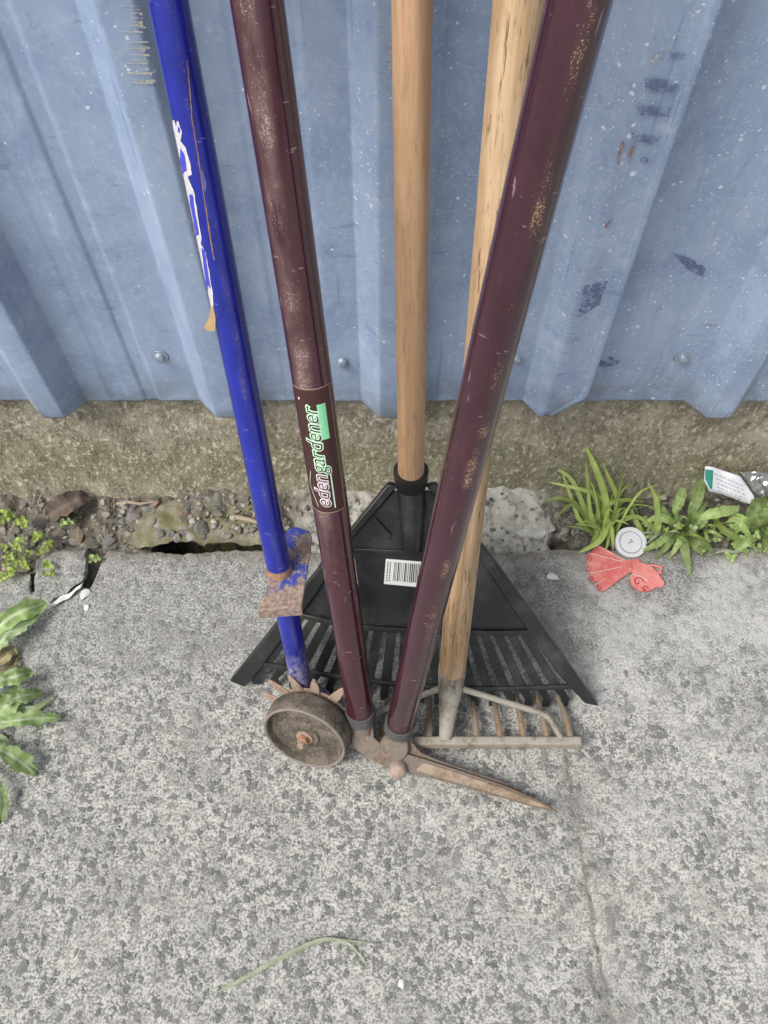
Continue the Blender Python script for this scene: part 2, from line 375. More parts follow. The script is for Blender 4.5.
def rusty(name, metal, rust1, rust2, amt, rough=0.6):
    t = NT(name, rough, 0.45); n = t.noise(38, 6, 0.68); f = t.noise(260, 5, 0.7)
    r = t.mix(t.step(f, 0.35, 0.7), rust1, rust2)
    mt = t.mix(f, [c * 0.75 for c in metal], [c * 1.2 for c in metal])
    col = t.mix(t.step(n, 0.62 - amt * 0.35, 0.78 - amt * 0.35), mt, r)
    sc = t.noise(190, 3, 0.6, t.map(scale=(1, 0.2, 1), rot=(0.4, 0.2, 0.9)))
    col = t.mix(t.math('MULTIPLY', t.step(sc, 0.68, 0.73), 0.5), col, [min(1, c * 1.9) for c in metal])
    t.set('Base Color', col); b1 = t.bump(n, 0.3, 0.0015); t.bump(f, 0.4, 0.0007, b1); M[name] = t.m
rusty('rusty_blade_steel', (0.15, 0.125, 0.1), (0.095, 0.068, 0.047), (0.2, 0.145, 0.1), 0.6, 0.45)
rusty('pale_rust', (0.32, 0.24, 0.19), (0.22, 0.15, 0.11), (0.4, 0.29, 0.22), 0.6)
rusty('orange_rust', (0.3, 0.19, 0.12), (0.24, 0.12, 0.06), (0.42, 0.24, 0.14), 0.7)
rusty('galvanised_casting', (0.29, 0.27, 0.225), (0.14, 0.12, 0.09), (0.27, 0.235, 0.18), 0.5)
rusty('brown_tooth_steel', (0.2, 0.165, 0.12), (0.15, 0.1, 0.06), (0.28, 0.19, 0.12), 0.6)
rusty('grey_collar', (0.085, 0.083, 0.083), (0.15, 0.13, 0.12), (0.24, 0.22, 0.2), 0.1)
rusty('flat_rust_edge', (0.3, 0.235, 0.165), (0.15, 0.105, 0.07), (0.26, 0.195, 0.135), 0.62, 0.4)
# plate with worn blue paint over rust
t = NT('blue_plate_rust', 0.65, 0.4); x, y, z = t.xyz()[:3]
n = t.noise(34, 5, 0.65); f = t.noise(280, 5, 0.7)
r = t.mix(t.step(f, 0.35, 0.68), (0.17, 0.12, 0.1), (0.36, 0.27, 0.22))
r = t.mix(t.math('MULTIPLY', t.step(t.noise(70, 4, 0.6), 0.58, 0.68), 0.7), r, (0.4, 0.2, 0.1))
col = t.mix(t.step(t.math('MULTIPLY_ADD', t.math('SUBTRACT', y, 0.12), 2.6, n), 0.5, 0.58), r, t.mix(t.math('MULTIPLY', t.step(f, 0.5, 0.68), 0.7), (0.03, 0.045, 0.26), (0.27, 0.23, 0.23)))
t.set('Base Color', col); t.bump(t.math('ADD', n, f), 0.35, 0.001); M['plate'] = t.m
plain('screw_metal', (0.36, 0.42, 0.5), 0.35, 0.3, 300, 0.1, 0.5)
plain('screw_washer', (0.2, 0.24, 0.3), 0.6, 0.3, 300)
plain('grip_rubber', (0.02, 0.02, 0.022), 0.7)
plain('label_maroon', (0.05, 0.016, 0.016), 0.5, 0.25, 120)
plain('label_edge', (0.33, 0.22, 0.16), 0.7, 0.3, 300)
plain('label_white', (0.78, 0.8, 0.76), 0.6, 0.12, 300)
plain('label_pink_white', (0.72, 0.66, 0.66), 0.6, 0.15, 300)
plain('label_dark', (0.035, 0.016, 0.016), 0.5, 0.2, 200)
plain('label_green', (0.25, 0.66, 0.36), 0.6, 0.15, 200)
plain('label_pale_green', (0.55, 0.8, 0.58), 0.6, 0.15, 300)
plain('sticker_white', (0.74, 0.74, 0.72), 0.55, 0.08, 200)
plain('print_black', (0.02, 0.02, 0.02), 0.6)
plain('torn_paper_white', (0.52, 0.5, 0.53), 0.8, 0.3, 400, 0.3)
plain('torn_paper_tan', (0.62, 0.42, 0.2), 0.8, 0.25, 200, 0.3)
plain('faded_blue_print', (0.05, 0.06, 0.5), 0.5, 0.4, 400)
plain('scuff_dark', (0.105, 0.145, 0.27), 0.5, 0.25, 90)
plain('scrape_pale', (0.55, 0.52, 0.45), 0.6, 0.35, 200)
plain('scrape_red', (0.34, 0.17, 0.15), 0.6, 0.3, 200)
def mark_mat(name, col, cut, scale):
    t = NT(name, 0.55, 0.4); n = t.noise(scale, 4, 0.7); n2 = t.noise(scale * 4, 2, 0.6)
    t.set('Base Color', t.mix(n2, [c * 0.8 for c in col], [c * 1.25 for c in col]))
    t.set('Alpha', t.math('MULTIPLY', t.step(t.math('MULTIPLY_ADD', n2, 0.25, n), cut - 0.04, cut + 0.24), 0.75)); M[name] = t.m
mark_mat('scuff_dark', (0.14, 0.19, 0.33), 0.55, 130)
mark_mat('scrape_pale', (0.55, 0.52, 0.45), 0.5, 260)
mark_mat('scrape_red', (0.34, 0.18, 0.16), 0.5, 260)
def leaf_mat(name, c1, c2, vein, trans=0.3, rough=0.5):
    t = NT(name, rough, 0.4); n = t.noise(55, 4, 0.6); f = t.noise(300, 3, 0.6)
    a = t.sep(t.attr('Col'))
    col = t.mix(t.step(n, 0.3, 0.7), c1, c2)
    col = t.mix(t.math('MULTIPLY', t.step(f, 0.55, 0.75), 0.25), col, [q * 1.5 for q in c2])
    col = t.mix(t.math('MULTIPLY', a[0], 0.75), col, vein)
    col = t.mix(t.math('MULTIPLY', t.step(t.noise(90, 4, 0.7), 0.63, 0.7), 0.6), col, (0.2, 0.15, 0.07))
    rr = t.math('MULTIPLY_ADD', t.rnd(), 0.7, 0.6)
    col = t.mix(1.0, col, rr, 'MULTIPLY')
    t.set('Base Color', col); t.bump(t.math('ADD', n, t.math('MULTIPLY', a[0], -0.6)), 0.4, 0.002)
    tr = t.n.new('ShaderNodeBsdfTranslucent'); t.l.new(col, tr.inputs[0]); mx = t.n.new('ShaderNodeMixShader'); mx.inputs[0].default_value = trans
    t.l.new(t.b.outputs[0], mx.inputs[1]); t.l.new(tr.outputs[0], mx.inputs[2]); t.l.new(mx.outputs[0], t.out.inputs[0])
    M[name] = t.m
leaf_mat('dandelion_leaf', (0.15, 0.26, 0.06), (0.34, 0.46, 0.17), (0.55, 0.6, 0.44))
leaf_mat('pale_leaf', (0.24, 0.33, 0.14), (0.36, 0.44, 0.24), (0.45, 0.5, 0.35))
leaf_mat('grass_blade', (0.25, 0.37, 0.06), (0.4, 0.5, 0.13), (0.48, 0.56, 0.22), 0.4)
leaf_mat('rosette_leaf', (0.17, 0.28, 0.065), (0.38, 0.49, 0.18), (0.45, 0.52, 0.26), 0.35)
leaf_mat('dry_leaf', (0.05, 0.037, 0.03), (0.115, 0.085, 0.065), (0.3, 0.23, 0.16), 0.1, 0.7)
leaf_mat('straw', (0.3, 0.34, 0.22), (0.4, 0.44, 0.31), (0.5, 0.53, 0.4), 0.2, 0.6)
leaf_mat('dead_leaf_tan', (0.16, 0.13, 0.07), (0.3, 0.25, 0.14), (0.4, 0.34, 0.2), 0.2, 0.7)
# red painted ornament, paint rubbed pale
t = NT('red_ornament_paint', 0.55, 0.4)
n = t.noise(60, 5, 0.65); f = t.noise(400, 4, 0.7)
col = t.mix(t.step(n, 0.35, 0.68), (0.62, 0.12, 0.115), (0.7, 0.27, 0.24))
col = t.mix(t.math('MULTIPLY', t.step(f, 0.52, 0.7), 0.45), col, (0.72, 0.5, 0.47))
t.set('Base Color', col); t.bump(f, 0.25, 0.0006); M['red'] = t.m
plain('ornament_dark_red', (0.34, 0.035, 0.04), 0.6, 0.3, 200)
plain('ornament_pale', (0.72, 0.5, 0.47), 0.6, 0.3, 300)
plain('cap_white', (0.62, 0.63, 0.64), 0.45, 0.12, 80)
plain('cap_shadow_ring', (0.3, 0.31, 0.33), 0.6, 0.2, 100)
plain('packet_white', (0.7, 0.71, 0.74), 0.5, 0.1, 60, 0.2)
plain('packet_green', (0.03, 0.26, 0.2), 0.5, 0.15, 60)
plain('packet_print', (0.46, 0.47, 0.52), 0.6, 0.4, 500)
plain('foil', (0.42, 0.41, 0.42), 0.3, 0.3, 90, 0.4, 0.75)
plain('twig', (0.3, 0.25, 0.18), 0.85, 0.3, 200, 0.4)
plain('earth', (0.12, 0.1, 0.075), 0.95, 0.3, 3)

# ---------------------------------------------------------------- setting: ground, paving, soil strip
YE = -0.094                                              # back edge of the paving
def edge_y(x):
    e = YE + 0.006 * noise.noise(Vector((x * 9, 3.1, 0))) + 0.004 * noise.noise(Vector((x * 40, 1.7, 0))) + 0.0025 * noise.noise(Vector((x * 130, 5.0, 0)))
    px = 384 + x * F / 1.05
    s = min(1, max(0, (98 - px) / 14)); s = s * s * (3 - 2 * s)
    e -= s * 0.055                                       # broken away on the left
    s2 = min(1, max(0, (px - 545) / 20)); e += s2 * 0.004
    return e
def axis(lo, hi, step, far_lo, far_hi):
    a = []; q = lo
    while q <= hi + 1e-9: a.append(q); q += step
    s = step * 2; q = lo; left = []
    while q > far_lo: q -= s; s *= 1.5; left.append(max(q, far_lo))
    s = step * 2; q = a[-1]; right = []
    while q < far_hi: q += s; s *= 1.5; right.append(min(q, far_hi))
    return left[::-1] + a + right
def joint_x(y): return 0.213 - 0.055 * (y + 0.40)
xs = axis(-0.6, 0.6, 0.003, -30, 30)
ys = [q for q in axis(-0.68, 0.0, 0.003, -40, 0) if q <= 1e-6]   # distance before the edge
m = MB(); nx = len(xs); rows = []
for q in ys:
    row = []
    for x in xs:
        ey = edge_y(x) if abs(x) < 3 else YE
        w = max(0, 1 - (-q) / 0.25)
        y = q + YE + (ey - YE) * w
        zz = 0.0
        if abs(x) < 0.7 and q > -0.75:
            zz = 0.0022 * fbm(x, y, 0.3, 14, 3) + 0.0016 * noise.noise(Vector((x * 120, y * 120, 2)))
            dj = abs(x - joint_x(y) - 0.006 * noise.noise(Vector((y * 22, 9.0, 0))))
            zz -= 0.0038 * max(0, 1 - dj / 0.004) * (0.55 + 0.45 * noise.noise(Vector((y * 30, 4, 1))))
            de = -q
            if de < 0.02: zz -= 0.006 * (1 - de / 0.02) ** 2 * (0.7 + noise.noise(Vector((x * 50, 8, 0))))
        row.append(len(m.v)); m.v.append((x, y, zz))
    rows.append(row)
for dz, dy in ((-0.012, 0.002), (-0.03, 0.001), (-0.055, -0.003), (-0.09, -0.006), (-0.13, -0.006)):
    row = []
    for i, x in enumerate(xs):
        p = m.v[rows[len(ys) - 1][i]]
        row.append(len(m.v)); m.v.append((x, p[1] + dy + 0.003 * noise.noise(Vector((x * 70, dz * 70, 4))), p[2] + dz))
    rows.append(row)
for j in range(len(rows) - 1):
    for i in range(nx - 1): m.f.append((rows[j][i], rows[j][i + 1], rows[j + 1][i + 1], rows[j + 1][i]))
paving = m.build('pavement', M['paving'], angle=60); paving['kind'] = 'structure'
g = MB().add([(-150, -150, -0.16), (150, -150, -0.16), (150, 150, -0.16), (-150, 150, -0.16)], [(0, 1, 2, 3)]).build('ground', M['earth'], smooth=False)
g['kind'] = 'structure'

def hole(x, y):
    """the dark open gap under the left part of the strip"""
    p = 384 + x * F / 1.06
    s = max(0, 1 - abs(p - 203) / 66); s = min(1, s * 2.4)
    return s
def soil_h(x, y):
    ey = edge_y(x); px = 384 + x * F / 1.06
    t_ = min(1, max(0, (y - ey) / (0 - ey)))             # 0 at paving edge, 1 at footing
    h = -0.024 + 0.022 * t_ + 0.008 * fbm(x, y, 0, 30, 4) + 0.007 * noise.noise(Vector((x * 75, y * 75, 7)))
    if 470 < px < 566: h += 0.018 * min(1, (px - 470) / 15, (566 - px) / 12) * (0.6 + 0.4 * t_) + 0.006 * fbm(x, y, 4, 60, 3)
    if 290 < px < 400: h += 0.012
    if 165 < px < 285: h += 0.014 * min(1, (px - 165) / 20, (285 - px) / 20) * min(1, t_ * 2.2)
    dy = y - ey
    hl = hole(x, y)
    if hl > 0.12 and dy < 0.05: h = -0.12                 # open cavity below the ledge
    # second pit by the grass
    dd = ((px - 568) / 13) ** 2 + (dy - 0.014) ** 2 / 0.014 ** 2
    if dd < 1: h -= 0.05 * (1 - dd)
    return max(h, -0.15)
def top_h(x, y):
    h = soil_h(x, y)
    return -0.004 + 0.004 * noise.noise(Vector((x * 60, y * 60, 1))) if h < -0.1 else h
m = MB(); m.c = []; sx = axis(-0.62, 0.62, 0.003, -4.2, 4.2); sy = [-0.17 + i * 0.003 for i in range(64)]
for y in sy:
    for x in sx:
        h = soil_h(x, y) if abs(x) < 1 else -0.012
        px = 384 + x * F / 1.06; ey = edge_y(x)
        inside = y - ey
        if inside < -0.004: h = min(h, -0.05)
        m.v.append((x, y, h))
        t_ = min(1, max(0, inside / 0.09))
        c = Vector((0.115, 0.1, 0.075))
        k1 = min(1, max(0, (px - 455) / 25)) * min(1, max(0, (572 - px) / 12)); k2 = min(1, max(0, (px - 280) / 30)) * min(1, max(0, (470 - px) / 20))
        c = c.lerp(Vector((0.42, 0.415, 0.375)), max(k1, k2 * 0.8))
        if px > 575: c = c.lerp(Vector((0.075, 0.072, 0.068)), 0.8)
        mo = max(0, 1 - ((px - 228) / 52) ** 2) * max(0, 1 - ((t_ - 0.4) / 0.45) ** 2)
        c = c.lerp(Vector((0.2, 0.205, 0.06)), min(1, mo * (0.7 + 1.2 * noise.noise(Vector((x * 60, y * 60, 0))))) if mo > 0 else 0)
        m.c.append(c)
for j in range(len(sy) - 1):
    for i in range(len(sx) - 1):
        a = j * len(sx) + i; m.f.append((a, a + 1, a + 1 + len(sx), a + len(sx)))
soil = m.build('soil_strip', M['soil'], angle=70); soil['kind'] = 'structure'

# ---------------------------------------------------------------- the wall: cladding, screws, foundation
ZB = py_(384, 400, 0).z                                  # lower edge of the sheet
wall = thing('metal_wall', (0, 0, 0), 'blue ribbed sheet metal wall on a concrete foundation behind the garden tools', 'wall')
PPM = (py_(484, 400, 0).x - py_(384, 400, 0).x) / 100    # metres per pixel there
RD = 0.026; FLK = 18 * PPM; FRT = 22 * PPM; PITCHX = 161.2 * PPM
X3 = (362 - 384) * PPM                                    # left foot of the middle rib
prof = []                                                 # (x, y, rib index, tag)
def corner(x, y, i, tg, r=0.0022): prof.append((x, y, i, tg, r))
for k in range(-22, 23):
    x0 = X3 + k * PITCHX - (10 * PPM if k <= -2 else 0); fr = FRT * (1.3 if k == 1 else 1)
    corner(x0, 0, k, 'a'); corner(x0 + FLK, -RD, k, 'b'); corner(x0 + FLK + fr, -RD, k, 'c'); (corner(x0 + FLK + fr + 0.0025, -RD - 0.002, k, 'c', 0.001), corner(x0 + FLK + fr + 0.0065, -RD - 0.002, k, 'c', 0.001), corner(x0 + FLK + fr + 0.0085, -RD + 0.001, k, 'c', 0.001)) if k == 1 else None; corner(x0 + (FLK + 0.016 if k == 1 else 2 * FLK) + fr, 0, k, 'd')
    pan0 = x0 + 2 * FLK + fr; pw = PITCHX - 2 * FLK - fr
    for c in (0.34, 0.63):
        xc = pan0 + pw * c; sw = 0.0022 if (k == -2 and c > 0.5) else 0.0009
        corner(xc - 0.0105, 0, k, 'p', 0.0018); corner(xc - 0.006, sw, k, 'p', 0.0018); corner(xc + 0.006, sw, k, 'p', 0.0018); corner(xc + 0.0105, 0, k, 'p', 0.0018)
pp = []
for i, (x, y, k, tg, r) in enumerate(prof):
    if i == 0 or i == len(prof) - 1: pp.append((x, y, k, tg)); continue
    p = Vector((x, y)); a = (Vector(prof[i - 1][:2]) - p).normalized(); b = (Vector(prof[i + 1][:2]) - p).normalized()
    for q in (0, 0.25, 0.5, 0.75, 1):                     # rounded corner
        A = p + a * r; B = p + b * r
        v = A * (1 - q) ** 2 + p * 2 * q * (1 - q) + B * q ** 2; pp.append((v.x, v.y, k, tg))
zl = [ZB + q for q in (0, 0.002, 0.006, 0.011, 0.017, 0.024, 0.032, 0.041, 0.052, 0.065, 0.08)] + [ZB + 0.1 + 0.035 * i for i in range(26)] + [1.3, 1.6, 1.9, 2.2]
m = MB()
for z in zl:
    for (x, y, k, tg) in pp:
        h = z - ZB; yy = y + 0.0012 * noise.noise(Vector((x * 8, z * 5, 3))); xx = x + 0.0006 * noise.noise(Vector((x * 10, z * 9, 5)))
        zz = z
        if h < 0.001: zz += 0.0015 * noise.noise(Vector((x * 25, 1, 1)))
        if k == 1 and h < 0.041 and tg in 'bcd':          # crushed foot of one rib
            f = 1 - h / 0.041
            if tg == 'c': xx -= 0.03 * f; yy += 0.004 * f
            if tg == 'd': yy -= 0.001 * f
            if tg == 'b': xx -= 0.004 * f
        if k == 1 and tg == 'd': xx -= 0.004
        if h < 0.012 and tg in 'bc': yy += 0.0016 * (1 - h / 0.012)
        m.v.append((xx, yy, zz))
n = len(pp)
for j in range(len(zl) - 1):
    for i in range(n - 1): m.f.append((j * n + i, j * n + i + 1, (j + 1) * n + i + 1, (j + 1) * n + i))
sheet = m.build('cladding_sheet', M['clad'], wall, angle=50)
so = sheet.modifiers.new('thick', 'SOLIDIFY'); so.thickness = 0.0012; so.offset = -1
# foundation under and behind the sheet
m = MB(); fx = axis(-0.62, 0.62, 0.004, -4.2, 4.2)
fp = [(0.012, ZB + 0.06), (0.012, ZB + 0.015)] + [(0.011 - 0.034 * (i / 34) ** 1.6, ZB - 0.01 - (ZB + 0.07) * i / 34) for i in range(35)]
for (y, z) in fp:
    for x in fx:
        a = 0.005 * fbm(x, z, 1, 22, 5) + 0.002 * noise.noise(Vector((x * 140, z * 140, 0))) if abs(x) < 1 else 0
        m.v.append((x, min(y + a, 0.02), z))
n = len(fx)
for j in range(len(fp) - 1):
    for i in range(n - 1): m.f.append((j * n + i, j * n + i + 1, (j + 1) * n + i + 1, (j + 1) * n + i))
b = len(m.v)
for (y, z) in ((0.3, ZB + 0.06), (0.3, -0.13)):
    for x in (fx[0], fx[-1]): m.v.append((x, y, z))
m.build('foundation', M['footing'], wall, angle=70)
# screws in the pans
rot = Matrix.Rotation(R(90), 4, 'X')
for (px, py) in ((160, 356), (342, 361), (516, 358), (683, 357), (822, 357), (-20, 357)):
    p = py_(px, py, -0.0006)
    sc_ = MB().lathe([(0.0001, 0.0062), (0.003, 0.0062), (0.0046, 0.0056), (0.0052, 0.003), (0.0054, 0.0012), (0.0088, 0.0011), (0.009, 0.0003)][::-1], Matrix.Translation(p) @ rot, 24).build('screw', M['screw_metal'], wall, angle=40)
    MB().lathe([(0.0001, 0.0003), (0.0104, 0.0003), (0.0104, 0.00005)][::-1], Matrix.Translation(p) @ rot, 24).build('washer', M['screw_washer'], sc_)
# scuffs, scrapes and paint marks lying on the sheet (px outlines, y plane)
def decal(name, pts, y, mat, jag=0.6):
    m = MB(); out = []
    for i in range(len(pts)):
        a, b = pts[i], pts[(i + 1) % len(pts)]
        nn = max(2, int(math.hypot(b[0] - a[0], b[1] - a[1]) / 2.5))
        for q in range(nn):
            t_ = q / nn; out.append((a[0] + (b[0] - a[0]) * t_ + random.uniform(-jag, jag), a[1] + (b[1] - a[1]) * t_ + random.uniform(-jag, jag)))
    y = y - 0.00003 * (len(wall.children) % 9)
    c = [py_(px, py, y) for px, py in out]
    m.prism(c, (0, -0.00012, 0)); return m.build(name, mat, wall, smooth=False)
YF = -RD - 0.0022; YP = -0.0016
for q in ([(645, 80), (662, 79), (680, 85), (673, 93), (645, 90)], [(637, 106), (671, 107), (668, 117), (639, 115)], [(630, 133), (661, 136), (657, 145), (632, 140)],
          [(668, 51), (686, 53), (683, 60), (671, 58)], [(641, 157), (651, 158), (648, 163), (640, 161)]):
    decal('scuff_mark', q, YF, M['scuff_dark'])
for q in ([(585, 285), (608, 281), (599, 305), (577, 318)],):
    decal('scuff_mark', q, YF, M['scuff_dark'])
for q in ([(672, 253), (690, 258), (706, 268), (703, 277), (688, 270)], [(590, 362), (610, 357), (622, 362), (604, 368)], [(158, 163), (178, 160), (172, 176), (160, 178)], [(155, 190), (176, 194), (180, 199), (166, 199)], [(196, 262), (203, 266), (200, 275), (194, 271)]):
    decal('scuff_mark', q, YP, M['scuff_dark'])
random.seed(3)
for i in range(26):
    yy = random.uniform(4, 83); L = random.uniform(5, 22) * (1.3 if 30 < yy else 0.8); xr = 139 + yy * 0.18 + random.uniform(-3, 2)
    h_ = random.uniform(0.4, 1.5)
    decal('scrape_mark', [(xr - L, yy - 0.3), (xr, yy - h_), (xr + 1, yy + h_)], YF + 0.0005, M['scrape_pale'], 0.3)
for q in ([(616, 160), (619, 150), (622, 141), (625, 142), (621, 153), (618, 166)], [(628, 155), (634, 143), (638, 139), (633, 152), (629, 164)], [(604, 226), (612, 218), (611, 222), (605, 229)]):
    decal('scrape_mark', q, YF, M['scrape_red'], 0.5)
for q in ([(650, 60), (655, 55), (663, 54), (657, 58), (653, 68)], [(388, 45), (392, 44), (392, 78), (389, 74)]):
    decal('scrape_mark', q, YF, M['scrape_pale'], 0.9)

# ---------------------------------------------------------------- stones
def stone_mesh(name, seed, flat=0.6, sub=2, rough=0.35):
    bm = bmesh.new(); bmesh.ops.create_icosphere(bm, subdivisions=sub, radius=1)
    for v in bm.verts:
        n = 1 + rough * noise.noise(v.co * 1.1 + Vector((seed * 3.7, seed, 0))) + rough * 0.5 * noise.noise(v.co * 2.6 + Vector((0, seed * 5.1, 2)))
        v.co *= n
    rr = random.Random(seed * 17 + 3)
    for _ in range(13):                                    # broken facets
        d = Vector((rr.gauss(0, 1), rr.gauss(0, 1), rr.gauss(0, 1))).normalized(); c = rr.uniform(0.5, 0.85)
        for v in bm.verts:
            q = v.co.dot(d)
            if q > c: v.co -= d * (q - c) * 0.97
    for v in bm.verts: v.co.z *= flat
    me = bpy.data.meshes.new(name); bm.to_mesh(me); bm.free()
    for p in me.polygons: p.use_smooth = True
    me.set_sharp_from_angle(angle=R(28))
    return me
SM = [stone_mesh('stone', i, 0.62) for i in range(6)]
FM = [stone_mesh('stone', 20 + i, 0.3, 2, 0.55) for i in range(7)]
for me in FM: me.materials.append(M['flat_aggregate'])
def ground_z(x, y):
    return 0.0022 * fbm(x, y, 0.3, 14, 3)
# larger pieces of aggregate showing in the paving
random.seed(11)
spots = [(276, 846, 9.5), (308, 903, 6), (24, 945, 8.5), (22, 964, 7), (46, 818, 8), (118, 762, 7), (192, 735, 6.5), (330, 815, 7), (352, 876, 6), (445, 828, 5), (255, 1000, 6), (420, 980, 6.5), (470, 905, 6), (720, 940, 6.5), (690, 850, 7), (645, 770, 6), (735, 870, 5.5), (60, 900, 6), (140, 880, 6), (180, 960, 6.5), (520, 985, 6), (655, 990, 6.5), (745, 1005, 7)]
n0 = 0
while len(spots) < 285:
    px, py = random.uniform(2, 766), 1024 - (random.random() ** 1.25) * 400
    if py < 660 and random.random() < 0.6: continue
    if 240 < px < 600 and py < 820 and random.random() < 0.5: continue
    spots.append((px, py, random.uniform(2.6, 5.4)))
for i, (px, py, r) in enumerate(spots):
    p = pz(px, py, 0); o = bpy.data.objects.new('stone', FM[i % 7]); COL.objects.link(o); o.parent = paving
    s = r * 0.00113; o.location = (p.x, p.y, ground_z(p.x, p.y) - s * 0.13); o.rotation_euler = (random.uniform(-.12, .12), random.uniform(-.12, .12), random.uniform(0, 6.28))
    o.scale = (s * random.uniform(0.8, 1.25), s * random.uniform(0.8, 1.2), s * 0.8)
# loose gravel in the strip
random.seed(5)
m = MB(); m.c = []
tmp = []
for me in [stone_mesh('g', 40 + i, 0.55, 2, 0.25) for i in range(9)]:
    tmp.append(([v.co.copy() for v in me.vertices], [tuple(p.vertices) for p in me.polygons])); bpy.data.meshes.remove(me)
cnt = 0
while cnt < 2200:
    x = random.uniform(-0.6, 0.6); ey = edge_y(x); y = random.uniform(ey + 0.004, -0.012); px = 384 + x * F / 1.06
    if 455 < px < 560 and random.random() < 0.8: continue
    if 285 < px < 455 and random.random() < 0.6: continue
    if hole(x, y) > 0 and y - ey < 0.022: continue
    s = random.choice((0.0012, 0.0016, 0.0016, 0.0022, 0.003, 0.004, 0.006)) * random.uniform(0.7, 1.3)
    vs, fs = random.choice(tmp); rm = Matrix.Rotation(random.uniform(0, 6.3), 3, 'Z') @ Matrix.Rotation(random.uniform(-.7, .7), 3, 'X')
    c = random.choice([(0.1, 0.098, 0.095), (0.14, 0.135, 0.125), (0.17, 0.16, 0.14), (0.22, 0.21, 0.19), (0.2, 0.175, 0.14), (0.12, 0.105, 0.085), (0.32, 0.3, 0.26)])
    k = random.uniform(0.6, 1.2)
    m.add([rm @ (v * s) + Vector((x, y, top_h(x, y) + s * 0.02)) for v in vs], fs); m.c += [Vector(c) * k] * len(vs); cnt += 1
gr = m.build('gravel', M['gravel'], angle=24); tag(gr, 'small grey and brown stone chips lying in the gap along the wall', 'gravel'); gr['kind'] = 'stuff'
# stones that can be told apart
def pebble(px, py, rx, ry, mat, label, seed, rz=0, h=0.6, name='pebble'):
    p = pz(px, py, -0.005); z = top_h(p.x, p.y) if p.y > edge_y(p.x) else 0.0
    me = stone_mesh(name, seed, 0.8, 3, 0.3); me.materials.append(mat)
    o = bpy.data.objects.new(name, me); COL.objects.link(o); s = 0.00128
    o.scale = (rx * s, ry * s, min(rx, ry) * s * h); o.location = (p.x, p.y, z + o.scale[2] * (0.35 if name == 'stone_chip' else 0.12)); o.rotation_euler = (0.15, 0.1, R(rz))
    tag(o, label, 'pebble'); return o
pebble(104, 491, 13, 10, M['dark_stone'], 'large rounded dark grey pebble at the foot of the concrete foundation', 1, 10)
pebble(156, 505, 7, 5, M['red_stone'], 'smooth reddish pebble in the gap, right of the dark rounded one', 2, -10)
pebble(131, 513, 8, 8, M['grey_stone'], 'grey angular pebble below left of the reddish pebble', 3)
pebble(116, 516, 15, 6, M['dark_stone'], 'long dark wedge-shaped stone slanting down from the brown dead leaf', 4, -35)
pebble(41, 522, 9, 8, M['dark_stone'], 'dark blue-grey stone behind the small green weed on the left', 5, 30)
pebble(5, 494, 10, 7, M['dark_stone'], 'dark stone at the left edge of the picture below the foundation', 6)
pebble(185, 513, 9, 8, M['brown_stone'], 'brown pebble in the gap right of the reddish pebble', 7, 40)
pebble(203, 529, 8, 8, M['dark_stone'], 'dark grey pebble above the open black hole in the gap', 8, 15)
pebble(214, 523, 5, 4, M['pale_stone'], 'small cream pebble above the open black hole', 9)
pebble(132, 494, 4, 4, M['white_chip'], 'tiny white stone chip right of the large dark pebble', 10)
pebble(107, 537, 8, 7, M['grey_stone'], 'light grey stone just above the paving edge left of the hole', 11, 20)
pebble(121, 541, 6, 8, M['grey_stone'], 'narrow grey stone standing at the left end of the black hole', 12, 15)
pebble(79, 533, 6, 10, M['brown_stone'], 'brown grey stone between the broken chunk and the foundation', 13, 10)
pebble(219, 505, 6, 10, M['grey_stone'], 'upright grey stone at the foundation left of the blue pole', 14, -15)
pebble(100, 567, 5, 8, M['grey_stone'], 'small grey chip beside the right side of the broken concrete chunk', 15, 10)
pebble(682, 478, 7, 7, M['dark_stone'], 'dark pebble at the foundation left of the white packet', 16)
pebble(655, 480, 8, 5, M['dark_stone'], 'flat dark pebble behind the grass right of its tallest blade', 17, 10)
pebble(674, 503, 6, 5, M['grey_stone'], 'grey pebble behind the rosette of broad leaves', 18, -10)
pebble(663, 499, 5, 4, M['pale_stone'], 'small pale pebble left behind the rosette of broad leaves', 19)
pebble(86, 596, 6.5, 6, M['white_chip'], 'round white stone chip on the paving beside the white fragment', 21, 0, 0.5, 'stone_chip')
pebble(551, 578, 8, 5, M['white_chip'], 'angular white flake on the paving left of the red ornament', 22, -25, 0.6, 'stone_chip')
pebble(88, 609, 3.5, 3.5, M['white_chip'], 'tiny white chip just below the round white stone chip', 23, 0, 0.5, 'stone_chip')
pebble(400, 1000 - 14, 4, 5, M['white_chip'], 'tiny pale stone chip on the paving near the fallen grass stalk', 24, 10, 0.4, 'stone_chip').location.z -= 0.001
